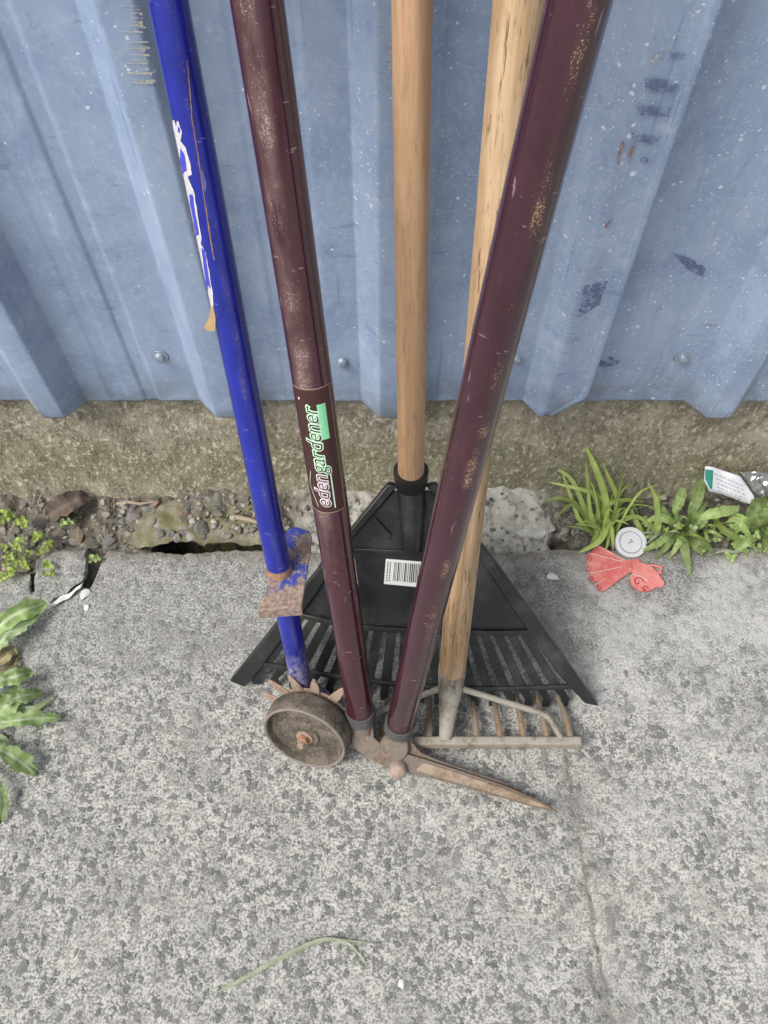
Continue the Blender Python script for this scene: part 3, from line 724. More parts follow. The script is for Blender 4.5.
def chunk(poly, z, h, label, seed, mat='concrete_chunk', name='concrete_chunk', cat='concrete chunk'):
    m = MB(); cx = sum(p[0] for p in poly) / len(poly); cy = sum(p[1] for p in poly) / len(poly); ring = []
    dense = []
    for i in range(len(poly)):
        a, b = poly[i], poly[(i + 1) % len(poly)]
        for q in range(9): dense.append((a[0] + (b[0] - a[0]) * q / 9, a[1] + (b[1] - a[1]) * q / 9))
    n = len(dense); levels = [(1.02, z - 0.02), (1.0, z + h * 0.5), (0.96, z + h * 0.85), (0.9, z + h)] + [(s, z + h) for s in (0.82, 0.74, 0.66, 0.58, 0.5, 0.42, 0.33, 0.24, 0.15, 0.07)]
    for (s, zz) in levels:
        for (px, py) in dense:
            q = pz(cx + (px - cx) * s, cy + (py - cy) * s, zz); k = Vector((q.x * 90, q.y * 90, zz * 90 + seed))
            q += Vector((noise.noise(k), noise.noise(k + Vector((7, 0, 0))), noise.noise(k * 0.6 + Vector((0, 9, 0))) * 1.3)) * 0.0034; m.v.append(tuple(q))
    for j in range(len(levels) - 1):
        for i in range(n): m.f.append((j * n + i, j * n + (i + 1) % n, (j + 1) * n + (i + 1) % n, (j + 1) * n + i))
    m.f.append(tuple(range((len(levels) - 1) * n, len(levels) * n))); m.f.append(tuple(range(n))[::-1])
    return tag(m.build(name, M[mat], angle=40), label, cat)
chunk_m = 'paving'
chunk([(37, 560), (62, 549), (88, 548), (87, 578), (70, 592), (50, 604), (33, 598)], -0.012, 0.016, 'broken grey concrete chunk at the paving edge beside the small weed', 1, chunk_m)
chunk([(-18, 578), (8, 571), (30, 574), (32, 606), (10, 612), (-20, 612)], -0.014, 0.012, 'grey concrete chunk at the left edge behind the dandelion leaves', 2, chunk_m)
chunk([(46, 606), (60, 597), (76, 590), (83, 583), (82, 588), (70, 597), (58, 605)], 0.0015, 0.004, 'long thin white fragment lying on the corner of the broken chunk', 3, 'white_chip', 'white_fragment', 'fragment')
LEDGE = [(128, 545), (140, 520), (160, 500), (220, 496), (275, 505), (282, 530), (276, 548), (262, 544), (245, 546), (226, 543), (205, 545.5), (190, 541), (172, 541), (160, 545), (148, 545), (138, 549)]
chunk(LEDGE, -0.014, 0.010, 'mossy rubble ledge overhanging the open black hole in the gap', 7, 'mossy_rubble', 'rubble_ledge', 'rubble')
chunk([(488, 500), (520, 496), (548, 508), (556, 530), (540, 540), (505, 532), (484, 520)], -0.016, 0.014, 'rough pale concrete lump behind the rake, left of the grass', 5, 'pale_concrete')

# ---------------------------------------------------------------- tubes and poles
class Tube:
    """frame along a pole: local Z up the pole, X to the right, -Y to the viewer"""
    def __init__(s, a, b):
        s.a, s.b = Vector(a), Vector(b); s.z = (s.b - s.a).normalized(); s.L = (s.b - s.a).length
        s.x = (Vector((1, 0, 0)) - s.z * s.z.x).normalized(); s.y = s.z.cross(s.x)
        s.m = Matrix((s.x, s.y, s.z)).transposed().to_4x4(); s.m.translation = s.a
    def hit(s, px, py, r):
        """(phi, s) where the pixel's ray meets the tube"""
        o = s.m.inverted() @ CAM; d = s.m.inverted().to_3x3() @ ray(px, py)
        A = d.x ** 2 + d.y ** 2; B = 2 * (o.x * d.x + o.y * d.y); C = o.x ** 2 + o.y ** 2 - r * r
        q = B * B - 4 * A * C; t_ = (-B - math.sqrt(max(0, q))) / (2 * A); p = o + d * t_
        return math.atan2(p.x, -p.y), p.z
    def on(s, phi, z, r): return Vector((r * math.sin(phi), -r * math.cos(phi), z))
    def place(s, o, parent):
        o.parent = parent; base = Vector(parent['_base']); mm = s.m.copy(); mm.translation = s.a - base; o.matrix_local = mm
    def pole(s, name, mat, parent, r, z0=0, z1=None, n=32, steps=24, shape=None, bow=0.0):
        m = MB(); z1 = s.L if z1 is None else z1
        rr = r if callable(r) else (lambda z: r)
        for j in range(steps + 1):
            z = z0 + (z1 - z0) * j / steps
            for k in range(n):
                a = 2 * math.pi * k / n; q = rr(z) * (shape(a) if shape else 1); p = s.on(a, z, q); p.x += bow * math.sin(math.pi * (z - z0) / (z1 - z0)); m.v.append(tuple(p))
        for j in range(steps):
            for k in range(n): m.f.append((j * n + k, j * n + (k + 1) % n, (j + 1) * n + (k + 1) % n, (j + 1) * n + k))
        m.f += [tuple(range(n))[::-1], tuple(range(steps * n, steps * n + n))]
        o = m.build(name, mat, None, angle=50); s.place(o, parent); return o
    def patch(s, name, mat, parent, pts2d, faces, r):
        """pts2d: (phi, z) vertices laid on the tube at radius r"""
        m = MB(); m.add([s.on(p, z, r) for p, z in pts2d], faces); o = m.build(name, mat, None, angle=60)
        o.parent = parent; return o
def sub(o, parent_mesh):
    """turn a just-built tube piece into a sub-part of another piece with the same frame"""
    o.parent = parent_mesh; o.matrix_local = Matrix.Identity(4); return o
def facet(a):      # slightly flattened tube with soft ridges
    return 1 + 0.006 * math.cos(4 * (a - 0.5))

# ---- edging shears: two plum handles
shear_base = pz(398, 762, 0.0)
shears = thing('edging_shears', shear_base, 'long-handled edging shears with two plum tubes and rusty blades standing in front of the rakes', 'shears')
RP = 0.0152
SN = Vector((0, -0.42, 0.907)).normalized(); SPV = pz(398, 762, 0.034)
def sp_(px, py, off=0.0): return pplane(px, py, SPV + SN * off, SN)
LB, RB = sp_(361, 716, 0.004), sp_(399, 727, 0.004)
LT, RT = pd(257, 0, 0.46), pd(579, 0, 0.372)
tl = Tube(LB, LB + (LT - LB) * 1.32); tr = Tube(RB, RB + (RT - RB) * 1.28)
hl_ = tl.pole('handle', M['plum_paint'], shears, RP, 0.006, None, 40, 30, facet); hl_['label'] = 'plum tube handle carrying the maker label'
hr_ = tr.pole('handle', M['plum_paint_worn'], shears, RP, 0.006, None, 40, 30, facet)
for q in (tl, tr):
    q.pole('collar', M['grey_collar'], shears, lambda z: 0.0168, -0.003, 0.013, 36, 2)
    q.pole('grip', M['grip_rubber'], shears, lambda z: 0.0185, q.L - 0.11, q.L + 0.004, 36, 4)
def plate(name, px_poly, off, th, mat, parent, bev=0.0008):
    m = MB(); m.prism([sp_(a, b, off) for a, b in px_poly], SN * th); return m.build(name, mat, parent, True, bev)
plate('blade', [(349, 719), (373, 719), (374, 737), (382, 744), (402, 752), (420, 757), (460, 770), (505, 785), (540, 800), (559, 812), (532, 806), (490, 794), (440, 780), (404, 771), (386, 767), (368, 757), (352, 746)], -0.002, 0.0038, M['rusty_blade_steel'], shears)
plate('blade', [(387, 731), (411, 731), (412, 742), (421, 752), (440, 760), (500, 780), (556, 810), (520, 797), (470, 783), (420, 768), (398, 764), (388, 752)], -0.0075, 0.0038, M['rusty_blade_steel'], shears)
b_ = plate('bevel_edge', [(424, 762), (460, 773.5), (505, 788.5), (540, 803), (552, 809), (530, 804.5), (490, 792), (440, 777.5), (416, 770)], 0.0018, 0.0012, M['flat_rust_edge'], shears, 0.0005)
boss = MB().lathe([(0.0165, 0.0), (0.0165, 0.003), (0.015, 0.0045), (0.0001, 0.0048)], Matrix.Translation(sp_(394, 747, 0.0)) @ SN.to_track_quat('Z', 'Y').to_matrix().to_4x4(), 32).build('pivot_boss', M['rusty_blade_steel'], shears)
bm_ = Matrix.Translation(sp_(398, 768, 0.0015)) @ Vector((0, -0.8, 0.6)).to_track_quat('Z', 'Y').to_matrix().to_4x4()
MB().lathe([(0.0095, -0.002), (0.0098, 0.004), (0.0088, 0.0075), (0.006, 0.0098), (0.0001, 0.0104)], bm_, 20).build('pivot_bolt', M['pale_rust'], shears)
# tangs joining collars to blades
for q, pxl in ((tl, (361, 735)), (tr, (399, 742))):
    e = sp_(*pxl, 0.001); a = q.a + q.z * 0.002
    MB().tube([a, a.lerp(e, 0.5), e], [0.0118, 0.0115, 0.0105], 16, True, 0.45, (1, 0, 0)).build('tang', M['rusty_blade_steel'], shears)
# ---- maker label on the left handle
def grid_patch(tube, phi0, phi1, z0, z1, r, name, mat, parent, nu=14, nv=4):
    pts = [(phi0 + (phi1 - phi0) * i / nu, z0 + (z1 - z0) * j / nv) for j in range(nv + 1) for i in range(nu + 1)]
    fs = [(j * (nu + 1) + i, j * (nu + 1) + i + 1, (j + 1) * (nu + 1) + i + 1, (j + 1) * (nu + 1) + i) for j in range(nv) for i in range(nu)]
    return sub(tube.patch(name, mat, shears if parent is None else parent, pts, fs, r), parent)
RPM = RP * 1.012
_, zt = tl.hit(311, 389, RP); _, zb = tl.hit(330, 513, RP)
lab = grid_patch(tl, -1.38, 1.05, zb, zt, RPM, 'maker_label', M['label_maroon'], hl_)
for (a, b, c, d) in ((-1.38, 1.05, zt - 0.0009, zt), (-1.38, 1.05, zb, zb + 0.0009), (-1.38, -1.33, zb, zt), (1.0, 1.05, zb, zt)):
    grid_patch(tl, a, b, c, d, RPM + 0.00012, 'label_border', M['label_edge'], hl_)
def text_mesh(body, offset):
    cu = bpy.data.curves.new('lettering', 'FONT'); cu.body = body; cu.size = 1; cu.shear = 0.28; cu.offset = offset; cu.resolution_u = 4; cu.space_character = 0.94
    ob = bpy.data.objects.new('lettering', cu); COL.objects.link(ob)
    me = ob.evaluated_get(bpy.context.evaluated_depsgraph_get()).to_mesh()
    bm = bmesh.new(); bm.from_mesh(me); bmesh.ops.triangulate(bm, faces=bm.faces)
    bmesh.ops.subdivide_edges(bm, edges=[e for e in bm.edges if e.calc_length() > 0.12], cuts=2)
    bmesh.ops.triangulate(bm, faces=bm.faces)
    vs = [(v.co.x, v.co.y) for v in bm.verts]; fs = [tuple(v.index for v in f.verts) for f in bm.faces]; bm.free()
    bpy.data.objects.remove(ob); bpy.data.curves.remove(cu)
    return vs, fs
phiL, zs0 = tl.hit(328, 508, RPM); phiR, zs1 = tl.hit(320.5, 404, RPM)
LEN = zs1 - zs0
w1 = max(v[0] for v in text_mesh('eden', 0)[0]); w2 = max(v[0] for v in text_mesh('gardener', 0)[0])
kx = LEN / (w1 + w2 + 0.03); HT = 0.0098
def letters(body, xoff, off, r, mat, name):
    vs, fs = text_mesh(body, off)
    pts = [(0.12 - (v[1] - 0.05) * HT / 0.55 / RPM, zs0 + (v[0] + xoff) * kx) for v in vs]
    return sub(tl.patch(name, mat, hl_, pts, fs, r), hl_)
letters('eden', 0, 0.042, RPM + 0.00035, M['label_pink_white'], 'lettering')
letters('gardener', w1 + 0.03, 0.045, RPM + 0.00035, M['label_pale_green'], 'lettering')
letters('eden', 0, -0.012, RPM + 0.00065, M['label_dark'], 'lettering')
letters('gardener', w1 + 0.03, -0.012, RPM + 0.00065, M['label_dark'], 'lettering')
ze = zs0 + (w1 + 0.03) * kx
grid_patch(tl, 0.17, 0.62, zs0 + LEN * 0.68, zs0 + LEN * 1.0, RPM + 0.00022, 'label_green_block', M['label_green'], hl_, 6, 4)
grid_patch(tl, 0.36, 0.43, zs0 - 0.001, ze + 0.002, RPM + 0.00022, 'label_line', M['label_pale_green'], hl_, 3, 3)
def strip(p0, p1, w):
    n = 6; d = (p1[0] - p0[0], p1[1] - p0[1]); out = []
    for i in range(n + 1):
        t_ = i / n
        for s in (-1, 1): out.append((p0[0] + d[0] * t_, p0[1] + d[1] * t_ + s * w))
    sub(tl.patch('label_line', M['label_pale_green'], hl_, out, [(2 * i, 2 * i + 1, 2 * i + 3, 2 * i + 2) for i in range(n)], RPM + 0.00022), hl_)
pk = (-0.98, zs0 + (ze - zs0) * 0.62)
strip((-0.55, zs0 + 0.0005), pk, 0.0009); strip(pk, (-0.72, ze + 0.0005), 0.0009)
grid_patch(tl, -0.78, -0.68, zs1 + 0.0035, zs1 + 0.0055, RPM + 0.00022, 'label_dot', M['label_pink_white'], hl_, 2, 2)

# ---- rotary edger: blue shaft, foot plate, spiked wheel, rubber wheel
WN = Vector((-0.3, -0.88, 0.36)).normalized()
WC = pz(304, 739, 0.05)
edger = thing('rotary_edger', (WC.x, WC.y, 0), 'rotary lawn edger with royal blue shaft, spiked rusty disc and black rubber wheel', 'edger')
BB, BT = pz(303, 692, 0.045), pd(168, 0, 0.482)
tb = Tube(BB, BB + (BT - BB) * 1.34); RBL = 0.0119
shaft = tb.pole('shaft', M['royal_blue_paint'], edger, RBL, 0, None, 32, 30)
tb.pole('grip', M['grip_rubber'], edger, 0.0155, tb.L - 0.1, tb.L + 0.003, 32, 3)
# torn label remains on the shaft (pixel outlines carried onto the tube)
def tube_px(tube, r0, r, poly, name, mat, parent, jag=0.0):
    pts = []
    for i in range(len(poly)):
        a, b = poly[i], poly[(i + 1) % len(poly)]; nn = max(1, int(math.hypot(b[0] - a[0], b[1] - a[1]) / 4))
        for q in range(nn):
            t_ = q / nn; px = a[0] + (b[0] - a[0]) * t_ + random.uniform(-jag, jag); pts.append(tube.hit(px, a[1] + (b[1] - a[1]) * t_ + random.uniform(-jag, jag), r0))
    bm = bmesh.new(); f = bm.faces.new([bm.verts.new((p, z, 0)) for p, z in pts]); bmesh.ops.triangulate(bm, faces=[f])
    bm.verts.index_update(); v = [(q.co.x, q.co.y) for q in bm.verts]; fs = [tuple(w.index for w in q.verts) for q in bm.faces]; bm.free()
    return sub(tube.patch(name, mat, parent, v, fs, r), parent)
random.seed(9)
tube_px(tb, RBL, RBL + 0.0003, [(173, 120), (179, 121), (182, 132), (181, 141), (186, 148), (191, 165), (192, 174), (188, 177), (194, 190), (198, 215), (202, 238), (201, 244), (206, 252), (210, 275), (213, 293), (214, 312), (210, 312), (206, 290), (202, 268), (199, 248), (195, 235), (190, 212), (186, 190), (183, 176), (178, 155), (174, 136)], 'torn_label', M['torn_paper_white'], shaft, 0.3)
for q in ([(178.5, 126), (180, 128), (180.5, 133), (178.5, 131)], [(181, 148), (184.5, 153), (187, 170), (184, 174), (181, 160)], [(190, 194), (193, 194), (196, 215), (199.5, 234), (197, 236), (194, 220), (191, 205)], [(202, 247), (205, 250), (208, 270), (211, 288), (208, 291), (204.5, 268)]):
    tube_px(tb, RBL, RBL + 0.0006, q, 'label_print', M['faded_blue_print'], shaft, 0.25)
fl = [pplane(px, py, tb.a + tb.z * 0.42, Vector((0.3, -0.9, 0.3))) for px, py in ((213, 305), (215.5, 318), (215, 330), (208, 331), (204, 327), (209, 318), (211, 308))]
p0 = tb.m @ tb.on(-1.2, tb.hit(214, 312, RBL)[1], RBL); dz = (p0 - CAM).length; cc = sum(((q - CAM).length for q in fl)) / len(fl)
fl = [CAM + (q - CAM) * (dz / cc) * 0.998 for q in fl]
MB().prism(fl, Vector((0.05, -0.25, 0.1)).normalized() * 0.0006).build('label_flap', M['torn_paper_tan'], edger, False)
random.seed(21)
sc_line = [(187, 60), (192, 120), (197, 150), (203, 190), (210, 235), (214, 260)]
for i in range(len(sc_line) - 1):
    a, b = sc_line[i], sc_line[i + 1]
    tube_px(tb, RBL, RBL + 0.0002, [(a[0] - 0.5, a[1]), (a[0] + 0.6, a[1]), (b[0] + 0.6, b[1]), (b[0] - 0.5, b[1])], 'scratch', M['orange_rust'], shaft, 0.25)
# foot plate
PN = (tb.z + Vector((0.1, -0.22, 0.05))).normalized(); PC = tb.a + tb.z * (tb.hit(283, 577, RBL)[1])
def fp_(px, py): return pplane(px, py, PC, PN)
outline = [(258, 613), (258, 609), (266, 592), (270, 572), (277, 553), (288, 529), (295, 526), (309, 531), (312, 537), (311, 550), (307, 575), (303, 600), (302, 607), (294, 608), (278, 606)]
m = MB(); m.prism([fp_(*q) for q in outline], PN * -0.003)
fp1 = m.build('foot_plate', M['plate'], edger, True, 0.001)
m = MB(); a0, a1 = fp_(258, 611), fp_(302, 606.5); dn = (-PN + Vector((0, -0.35, 0))).normalized()
m.prism([a0, a1, a1 + dn * 0.012 + Vector((0.001, 0, 0)), a0.lerp(a1, 0.5) + dn * 0.011, a0 + dn * 0.011], (0, 0.0026, 0.0008))
m.build('plate_lip', M['plate'], edger, True, 0.0008)
zc = tb.hit(283, 577, RBL)[1]
MB().lathe([(RBL - 0.0002, 0.007), (RBL + 0.0003, 0.004), (RBL + 0.0008, 0.0015), (RBL + 0.0012, -0.003)], Matrix.Translation(tb.a + tb.z * zc) @ tb.z.to_track_quat('Z', 'Y').to_matrix().to_4x4(), 28).build('weld', M['orange_rust'], edger)
# wheel
wm = Matrix.Translation(WC) @ WN.to_track_quat('Z', 'Y').to_matrix().to_4x4()
RW = 0.0495
MB().tube([wm @ Vector((RW * 0.945 * math.cos(2 * math.pi * k / 60), RW * 0.945 * math.sin(2 * math.pi * k / 60), -0.0006)) for k in range(61)], 0.0018, 8).build('worn_rim', M['worn_rubber'], edger)
MB().lathe([(0.009, -0.027), (RW * 0.86, -0.027), (RW * 0.95, -0.0255), (RW, -0.021), (RW * 1.0, -0.008), (RW * 0.985, -0.002), (RW * 0.95, 0.0005), (RW * 0.905, 0.0), (RW * 0.875, -0.003), (RW * 0.85, -0.0075), (RW * 0.5, -0.0085), (RW * 0.34, -0.006), (RW * 0.31, -0.003), (RW * 0.2, -0.003), (0.0001, -0.003)], wm, 72).build('rubber_wheel', M['rubber'], edger, angle=30)
hx = [Vector((0.0068 * math.cos(R(60 * k)), 0.0068 * math.sin(R(60 * k)), 0)) for k in range(6)]
MB().lathe([(0.0098, -0.0035), (0.0098, -0.001), (0.0001, -0.0008)], wm, 28).build('axle_washer', M['pale_rust'], edger)
m = MB(); m.prism([wm @ (v + Vector((0, 0, -0.001))) for v in hx], WN * 0.0065); nut = m.build('axle_nut', M['orange_rust'], edger, True, 0.0007)
MB().lathe([(0.0042, 0.004), (0.0042, 0.0105), (0.0035, 0.0115), (0.0001, 0.0118)], wm, 16).build('axle_end', M['pale_rust'], edger)
# spiked disc behind it
rng = random.Random(4); NS = 13
m = MB(); zs_ = -0.034
def wl(r, a, z): return wm @ Vector((r * math.cos(a), r * math.sin(a), z))
disc = MB().lathe([(0.007, zs_ - 0.001), (0.044, zs_ - 0.001), (0.044, zs_ + 0.001), (0.007, zs_ + 0.001)], wm, 48).build('spiked_disc', M['pale_rust'], edger)
for k in range(NS):
    a = 2 * math.pi * (k + 0.35) / NS; bend = rng.uniform(-0.004, 0.004); tw_ = rng.uniform(-0.02, 0.02)
    def wt(r, off, z): return wm @ Vector((r * math.cos(a + tw_) - off * math.sin(a + tw_), r * math.sin(a + tw_) + off * math.cos(a + tw_), z))
    poly = [wt(0.040, -0.0062, zs_), wt(0.052, -0.0055, zs_ + bend * 0.3), wt(0.062, -0.0036, zs_ + bend * 0.8), wt(0.0675, -0.0016, zs_ + bend), wt(0.0683, 0.0014, zs_ + bend), wt(0.063, 0.0030, zs_ + bend * 0.8), wt(0.053, 0.0052, zs_ + bend * 0.3), wt(0.040, 0.006, zs_)]
    s_ = MB(); s_.prism(poly, WN * 0.0022)
    s_.build('tooth', M['pale_rust'], disc if False else edger, True, 0.0006)
ax0 = wm @ Vector((0, 0, -0.03)); ax1 = wm @ Vector((0, 0, -0.062))
MB().tube([ax0, ax1], 0.0062, 14).build('axle', M['pale_rust'], edger)
MB().tube([ax1 + Vector((0, 0, -0.004)), ax1.lerp(BB, 0.5) + Vector((0, 0, 0.002)), BB + tb.z * 0.012], [0.010, 0.0105, 0.0105], 16).build('axle_bracket', M['royal_blue_paint'], edger)

# ---- plastic leaf rake
RA = pz(411, 480, 0.222); RL = pz(232, 678, 0.014); RR_ = pz(597, 703, 0.014)
KN = (RL - RA).cross(RR_ - RA).normalized()
if KN.z < 0: KN = -KN
def rk(px, py, off=0.0): return pplane(px, py, RA, KN) + KN * off
rake = thing('leaf_rake', pz(415, 690, 0), 'black plastic leaf rake with a smooth wooden handle and a barcode sticker', 'rake')
WB, WT = pd(411, 473, 0.868), pd(412, 0, 0.492)
tw = Tube(WB - (WT - WB).normalized() * 0.03, WB + (WT - WB) * 2.35)
tw.pole('handle', M['smooth_handle_wood'], rake, lambda z: 0.0138 - 0.0014 * min(1, z / 0.5), 0, None, 32, 40)
sock = tw.a
MB().tube([tw.a + tw.z * 0.031, tw.a + tw.z * 0.012, tw.a + tw.z * 0.006, rk(412, 505, 0.004), rk(412, 548, 0.003)], [0.0172, 0.0172, 0.0155, 0.0145, 0.0105], 24).build('socket', M['plastic'], rake, angle=30)
MB().tube([tw.a + tw.z * 0.034, tw.a + tw.z * 0.024], [0.0185, 0.0185], 28).build('socket_collar', M['plastic'], rake, angle=30)
def rpl(name, poly, off, th, bev=0.0008, mat='plastic', parent=None):
    m = MB(); m.prism([rk(a, b, off) for a, b in poly], KN * th); return m.build(name, M[mat], parent or rake, True, bev)
rpl('panel', [(394, 490), (430, 490), (470, 540), (500, 572), (532, 631), (500, 632), (440, 631), (380, 628), (330, 620), (292, 612), (322, 560), (356, 532)], 0.0, 0.003)
rpl('panel_ridge', [(338, 546), (482, 552), (485, 556), (336, 550)], 0.003, 0.002, 0.0007)
rpl('panel_ridge', [(295, 609), (330, 617), (380, 624), (440, 627), (500, 628), (530, 627), (531, 632), (500, 633), (440, 632), (380, 629), (330, 622), (293, 614)], 0.003, 0.0045, 0.001)
rpl('side_rim', [(388, 482), (398, 484), (372, 514), (345, 545), (318, 590), (262, 665), (246, 684), (231, 678), (262, 640), (312, 575)], -0.004, 0.0115, 0.0015)
rpl('side_rim', [(426, 484), (436, 482), (492, 556), (540, 622), (598, 703), (584, 700), (558, 672), (516, 612), (479, 556), (454, 518)], -0.004, 0.0115, 0.0015)
rpl('stiffening_rib', [(372, 520), (376, 516), (392, 533), (389, 537)], 0.003, 0.004, 0.0006)
rpl('stiffening_rib', [(446, 516), (450, 520), (436, 537), (432, 533)], 0.003, 0.004, 0.0006)
def arc(pts, x):
    for i in range(len(pts) - 1):
        if x <= pts[i + 1][0] or i == len(pts) - 2:
            t_ = (x - pts[i][0]) / (pts[i + 1][0] - pts[i][0]); s = t_
            return pts[i][1] + (pts[i + 1][1] - pts[i][1]) * s
CB = [(250, 659), (290, 667), (340, 675), (392, 682), (464, 687), (520, 686.5), (578, 684)]
TP = [(284, 613), (310, 617), (372, 625), (420, 629), (474, 630), (530, 629)]
NSL = 19
st = [(297 + 12.75 * i, 0) for i in range(NSL)]; sb = [(258.5 + 17.0 * i, 0) for i in range(NSL)]
for i in range(NSL + 1):
    # tine between slot i-1 and slot i
    x0t = (st[i - 1][0] + 1.9) if i else 286; x1t = (st[i][0] - 1.9) if i < NSL else 536
    x0b = (sb[i - 1][0] + 3.4) if i else 247; x1b = (sb[i][0] - 3.4) if i < NSL else 574
    if i in (0, NSL): continue
    yt0, yt1 = arc(TP, x0t) - 3, arc(TP, x1t) - 3; yb0, yb1 = arc(CB, x0b), arc(CB, x1b)
    ex = (x0b + x1b) / 2; dx = (ex - (x0t + x1t) / 2) / (yb0 - yt0) * 15
    P = [rk(x0t, yt0), rk(x1t, yt1), rk(x1b, yb1), rk(x0b, yb0)]
    tpx0, tpx1, ty = x0b + dx + 1.2, x1b + dx - 1.2, (yb0 + yb1) / 2 + 15
    # bent-down end reaching the paving
    e0, e1 = rk(tpx0, ty - 3), rk(tpx1, ty - 3)
    g0, g1 = e0 + Vector((0, -0.004, 0)), e1 + Vector((0, -0.004, 0)); g0.z = g1.z = 0.003
    ring = [P[0], P[1], P[2], P[3], e0, e1, g0, g1]
    m = MB(); th = KN * 0.0032
    up = [q + th for q in ring]; up[6] = g0 + Vector((0, -0.003, 0)); up[7] = g1 + Vector((0, -0.003, 0))
    m.add(ring + up, [(0, 1, 2, 3), (3, 2, 5, 4), (4, 5, 7, 6), (8, 11, 10, 9), (11, 12, 13, 10), (12, 14, 15, 13), (6, 7, 15, 14), (0, 8, 9, 1), (0, 3, 11, 8), (3, 4, 12, 11), (4, 6, 14, 12), (1, 9, 10, 2), (2, 10, 13, 5), (5, 13, 15, 7)])
    m.build('tine', M['plastic'], rake, True, 0.0005)
m = MB(); m.tube([rk(x, arc(CB, x), 0.0035) for x in (250, 270, 290, 315, 340, 366, 392, 428, 464, 492, 520, 549, 578)], 0.0034, 10); m.build('cross_bar', M['plastic'], rake)
stk = rpl('barcode_sticker', [(386, 557.5), (422, 560.5), (421, 586), (384, 582.5)], 0.0032, 0.0003, 0, 'sticker_white')
def stick_uv(u, v, off): return rk(386 - 2 * v + 36.3 * u + 0.4 * v * u, 557.5 + 25 * v + 3 * u + 0.3 * u * v, off)
random.seed(2); m = MB(); u = 0.24
while u < 0.93:
    w = random.choice((0.012, 0.018, 0.03))
    m.prism([stick_uv(u, 0.10, 0.0036), stick_uv(u + w, 0.10, 0.0036), stick_uv(u + w, 0.84, 0.0036), stick_uv(u, 0.84, 0.0036)], KN * 0.00012); u += w + random.choice((0.014, 0.02, 0.032))
m.build('barcode', M['print_black'], stk if False else rake, False)
m = MB(); v = 0.12
while v < 0.85:
    for u0 in (0.05, 0.12):
        m.prism([stick_uv(u0, v, 0.0036), stick_uv(u0 + 0.035, v, 0.0036), stick_uv(u0 + 0.035, v + 0.05, 0.0036), stick_uv(u0, v + 0.05, 0.0036)], KN * 0.00012)
    v += random.uniform(0.07, 0.13)
m.build('barcode_digits', M['print_black'], rake, False)
m = MB(); m.tube([rk(411 + 11 * math.cos(a), 605 + 8.5 * math.sin(a), 0.003) for a in [2 * math.pi * i / 32 for i in range(33)]], 0.0006, 6); m.build('moulded_ring', M['plastic'], rake)

# ---- steel bow rake
bow = thing('bow_rake', pz(450, 742, 0), 'old steel-toothed garden rake with weathered wooden handle standing in front of the plastic rake', 'rake')
VB, VT = pz(452.5, 668, 0.075), pd(519, 0, 0.47)
tv = Tube(VB, VB + (VT - VB) * 1.36)
tv.pole('handle', M['weathered_handle_wood'], bow, lambda z: 0.0149, -0.01, None, 32, 40, None, 0.0)
BZ = 0.021
barp = lambda px: pz(px, 741.5, BZ)
bm2 = pz(445.5, 738, BZ + 0.004)
MB().tube([VB + tv.z * 0.004, VB - tv.z * 0.006, VB.lerp(bm2, 0.35), VB.lerp(bm2, 0.7), bm2], [0.0158, 0.0160, 0.0135, 0.0095, 0.0075], 24, True, 0.9, (1, 0, 0)).build('ferrule', M['galvanised_casting'], bow, angle=60)
rv = tv.m @ tv.on(0.15, -0.004, 0.0162)
MB().lathe([(0.0018, 0), (0.0016, 0.0008), (0.0001, 0.001)], Matrix.Translation(VB.lerp(bm2, 0.12) + Vector((0.001, -0.0148, 0.006))) @ Vector((0, -0.8, 0.6)).to_track_quat('Z', 'Y').to_matrix().to_4x4(), 12).build('rivet', M['rusty_blade_steel'], bow)
m = MB(); pts = [barp(x) for x in (350, 380, 420, 460, 500, 540, 580.5)]
sec = [(-0.0052, -0.006), (0.0052, -0.006), (0.0056, 0.003), (0.004, 0.006), (-0.004, 0.006), (-0.0056, 0.003)]
for i, p in enumerate(pts):
    for (yy, zz) in sec: m.v.append((p.x, p.y + yy, p.z + zz + 0.0006 * math.sin(i * 2.1)))
for i in range(len(pts) - 1):
    for k in range(6): m.f.append((i * 6 + k, i * 6 + (k + 1) % 6, (i + 1) * 6 + (k + 1) % 6, (i + 1) * 6 + k))
m.f += [tuple(range(6)), tuple(range(36, 42))]
m.build('head_bar', M['galvanised_casting'], bow, True, 0.0012)
m = MB(); fa, fb = barp(351), barp(579.5); n = 30; ring = []
for i in range(n + 1):
    p = fa.lerp(fb, i / n); hh = 0.0035 + 0.0012 * noise.noise(Vector((i * 0.9, 0, 0)))
    m.v += [(p.x, p.y - 0.0064, p.z - 0.0055), (p.x, p.y - 0.0064, p.z - 0.0055 + hh), (p.x, p.y - 0.0045, p.z - 0.0055 + hh), (p.x, p.y - 0.0045, p.z - 0.0055)]
for i in range(n):
    for k in range(4): m.f.append((4 * i + k, 4 * i + (k + 1) % 4, 4 * i + 4 + (k + 1) % 4, 4 * i + 4 + k))
m.f += [(0, 1, 2, 3), tuple(range(4 * n, 4 * n + 4))]
m.build('rust_crust', M['flat_rust_edge'], bow, False)
def strut(pts):
    q = [pz(*p) for p in pts]; out = []
    for i in range(len(q) - 1):
        for k in range(6): out.append(q[i].lerp(q[i + 1], k / 6))
    out.append(q[-1])
    for _ in range(1): out = [out[0]] + [(out[i - 1] + out[i] * 2 + out[i + 1]) / 4 for i in range(1, len(out) - 1)] + [out[-1]]
    MB().tube(out, [0.0042] + [0.0036] * (len(out) - 2) + [0.004], 12).build('bow_strut', M['galvanised_casting'], bow)
strut([(456, 687, 0.060), (548, 715, 0.036), (561, 738, 0.024)])
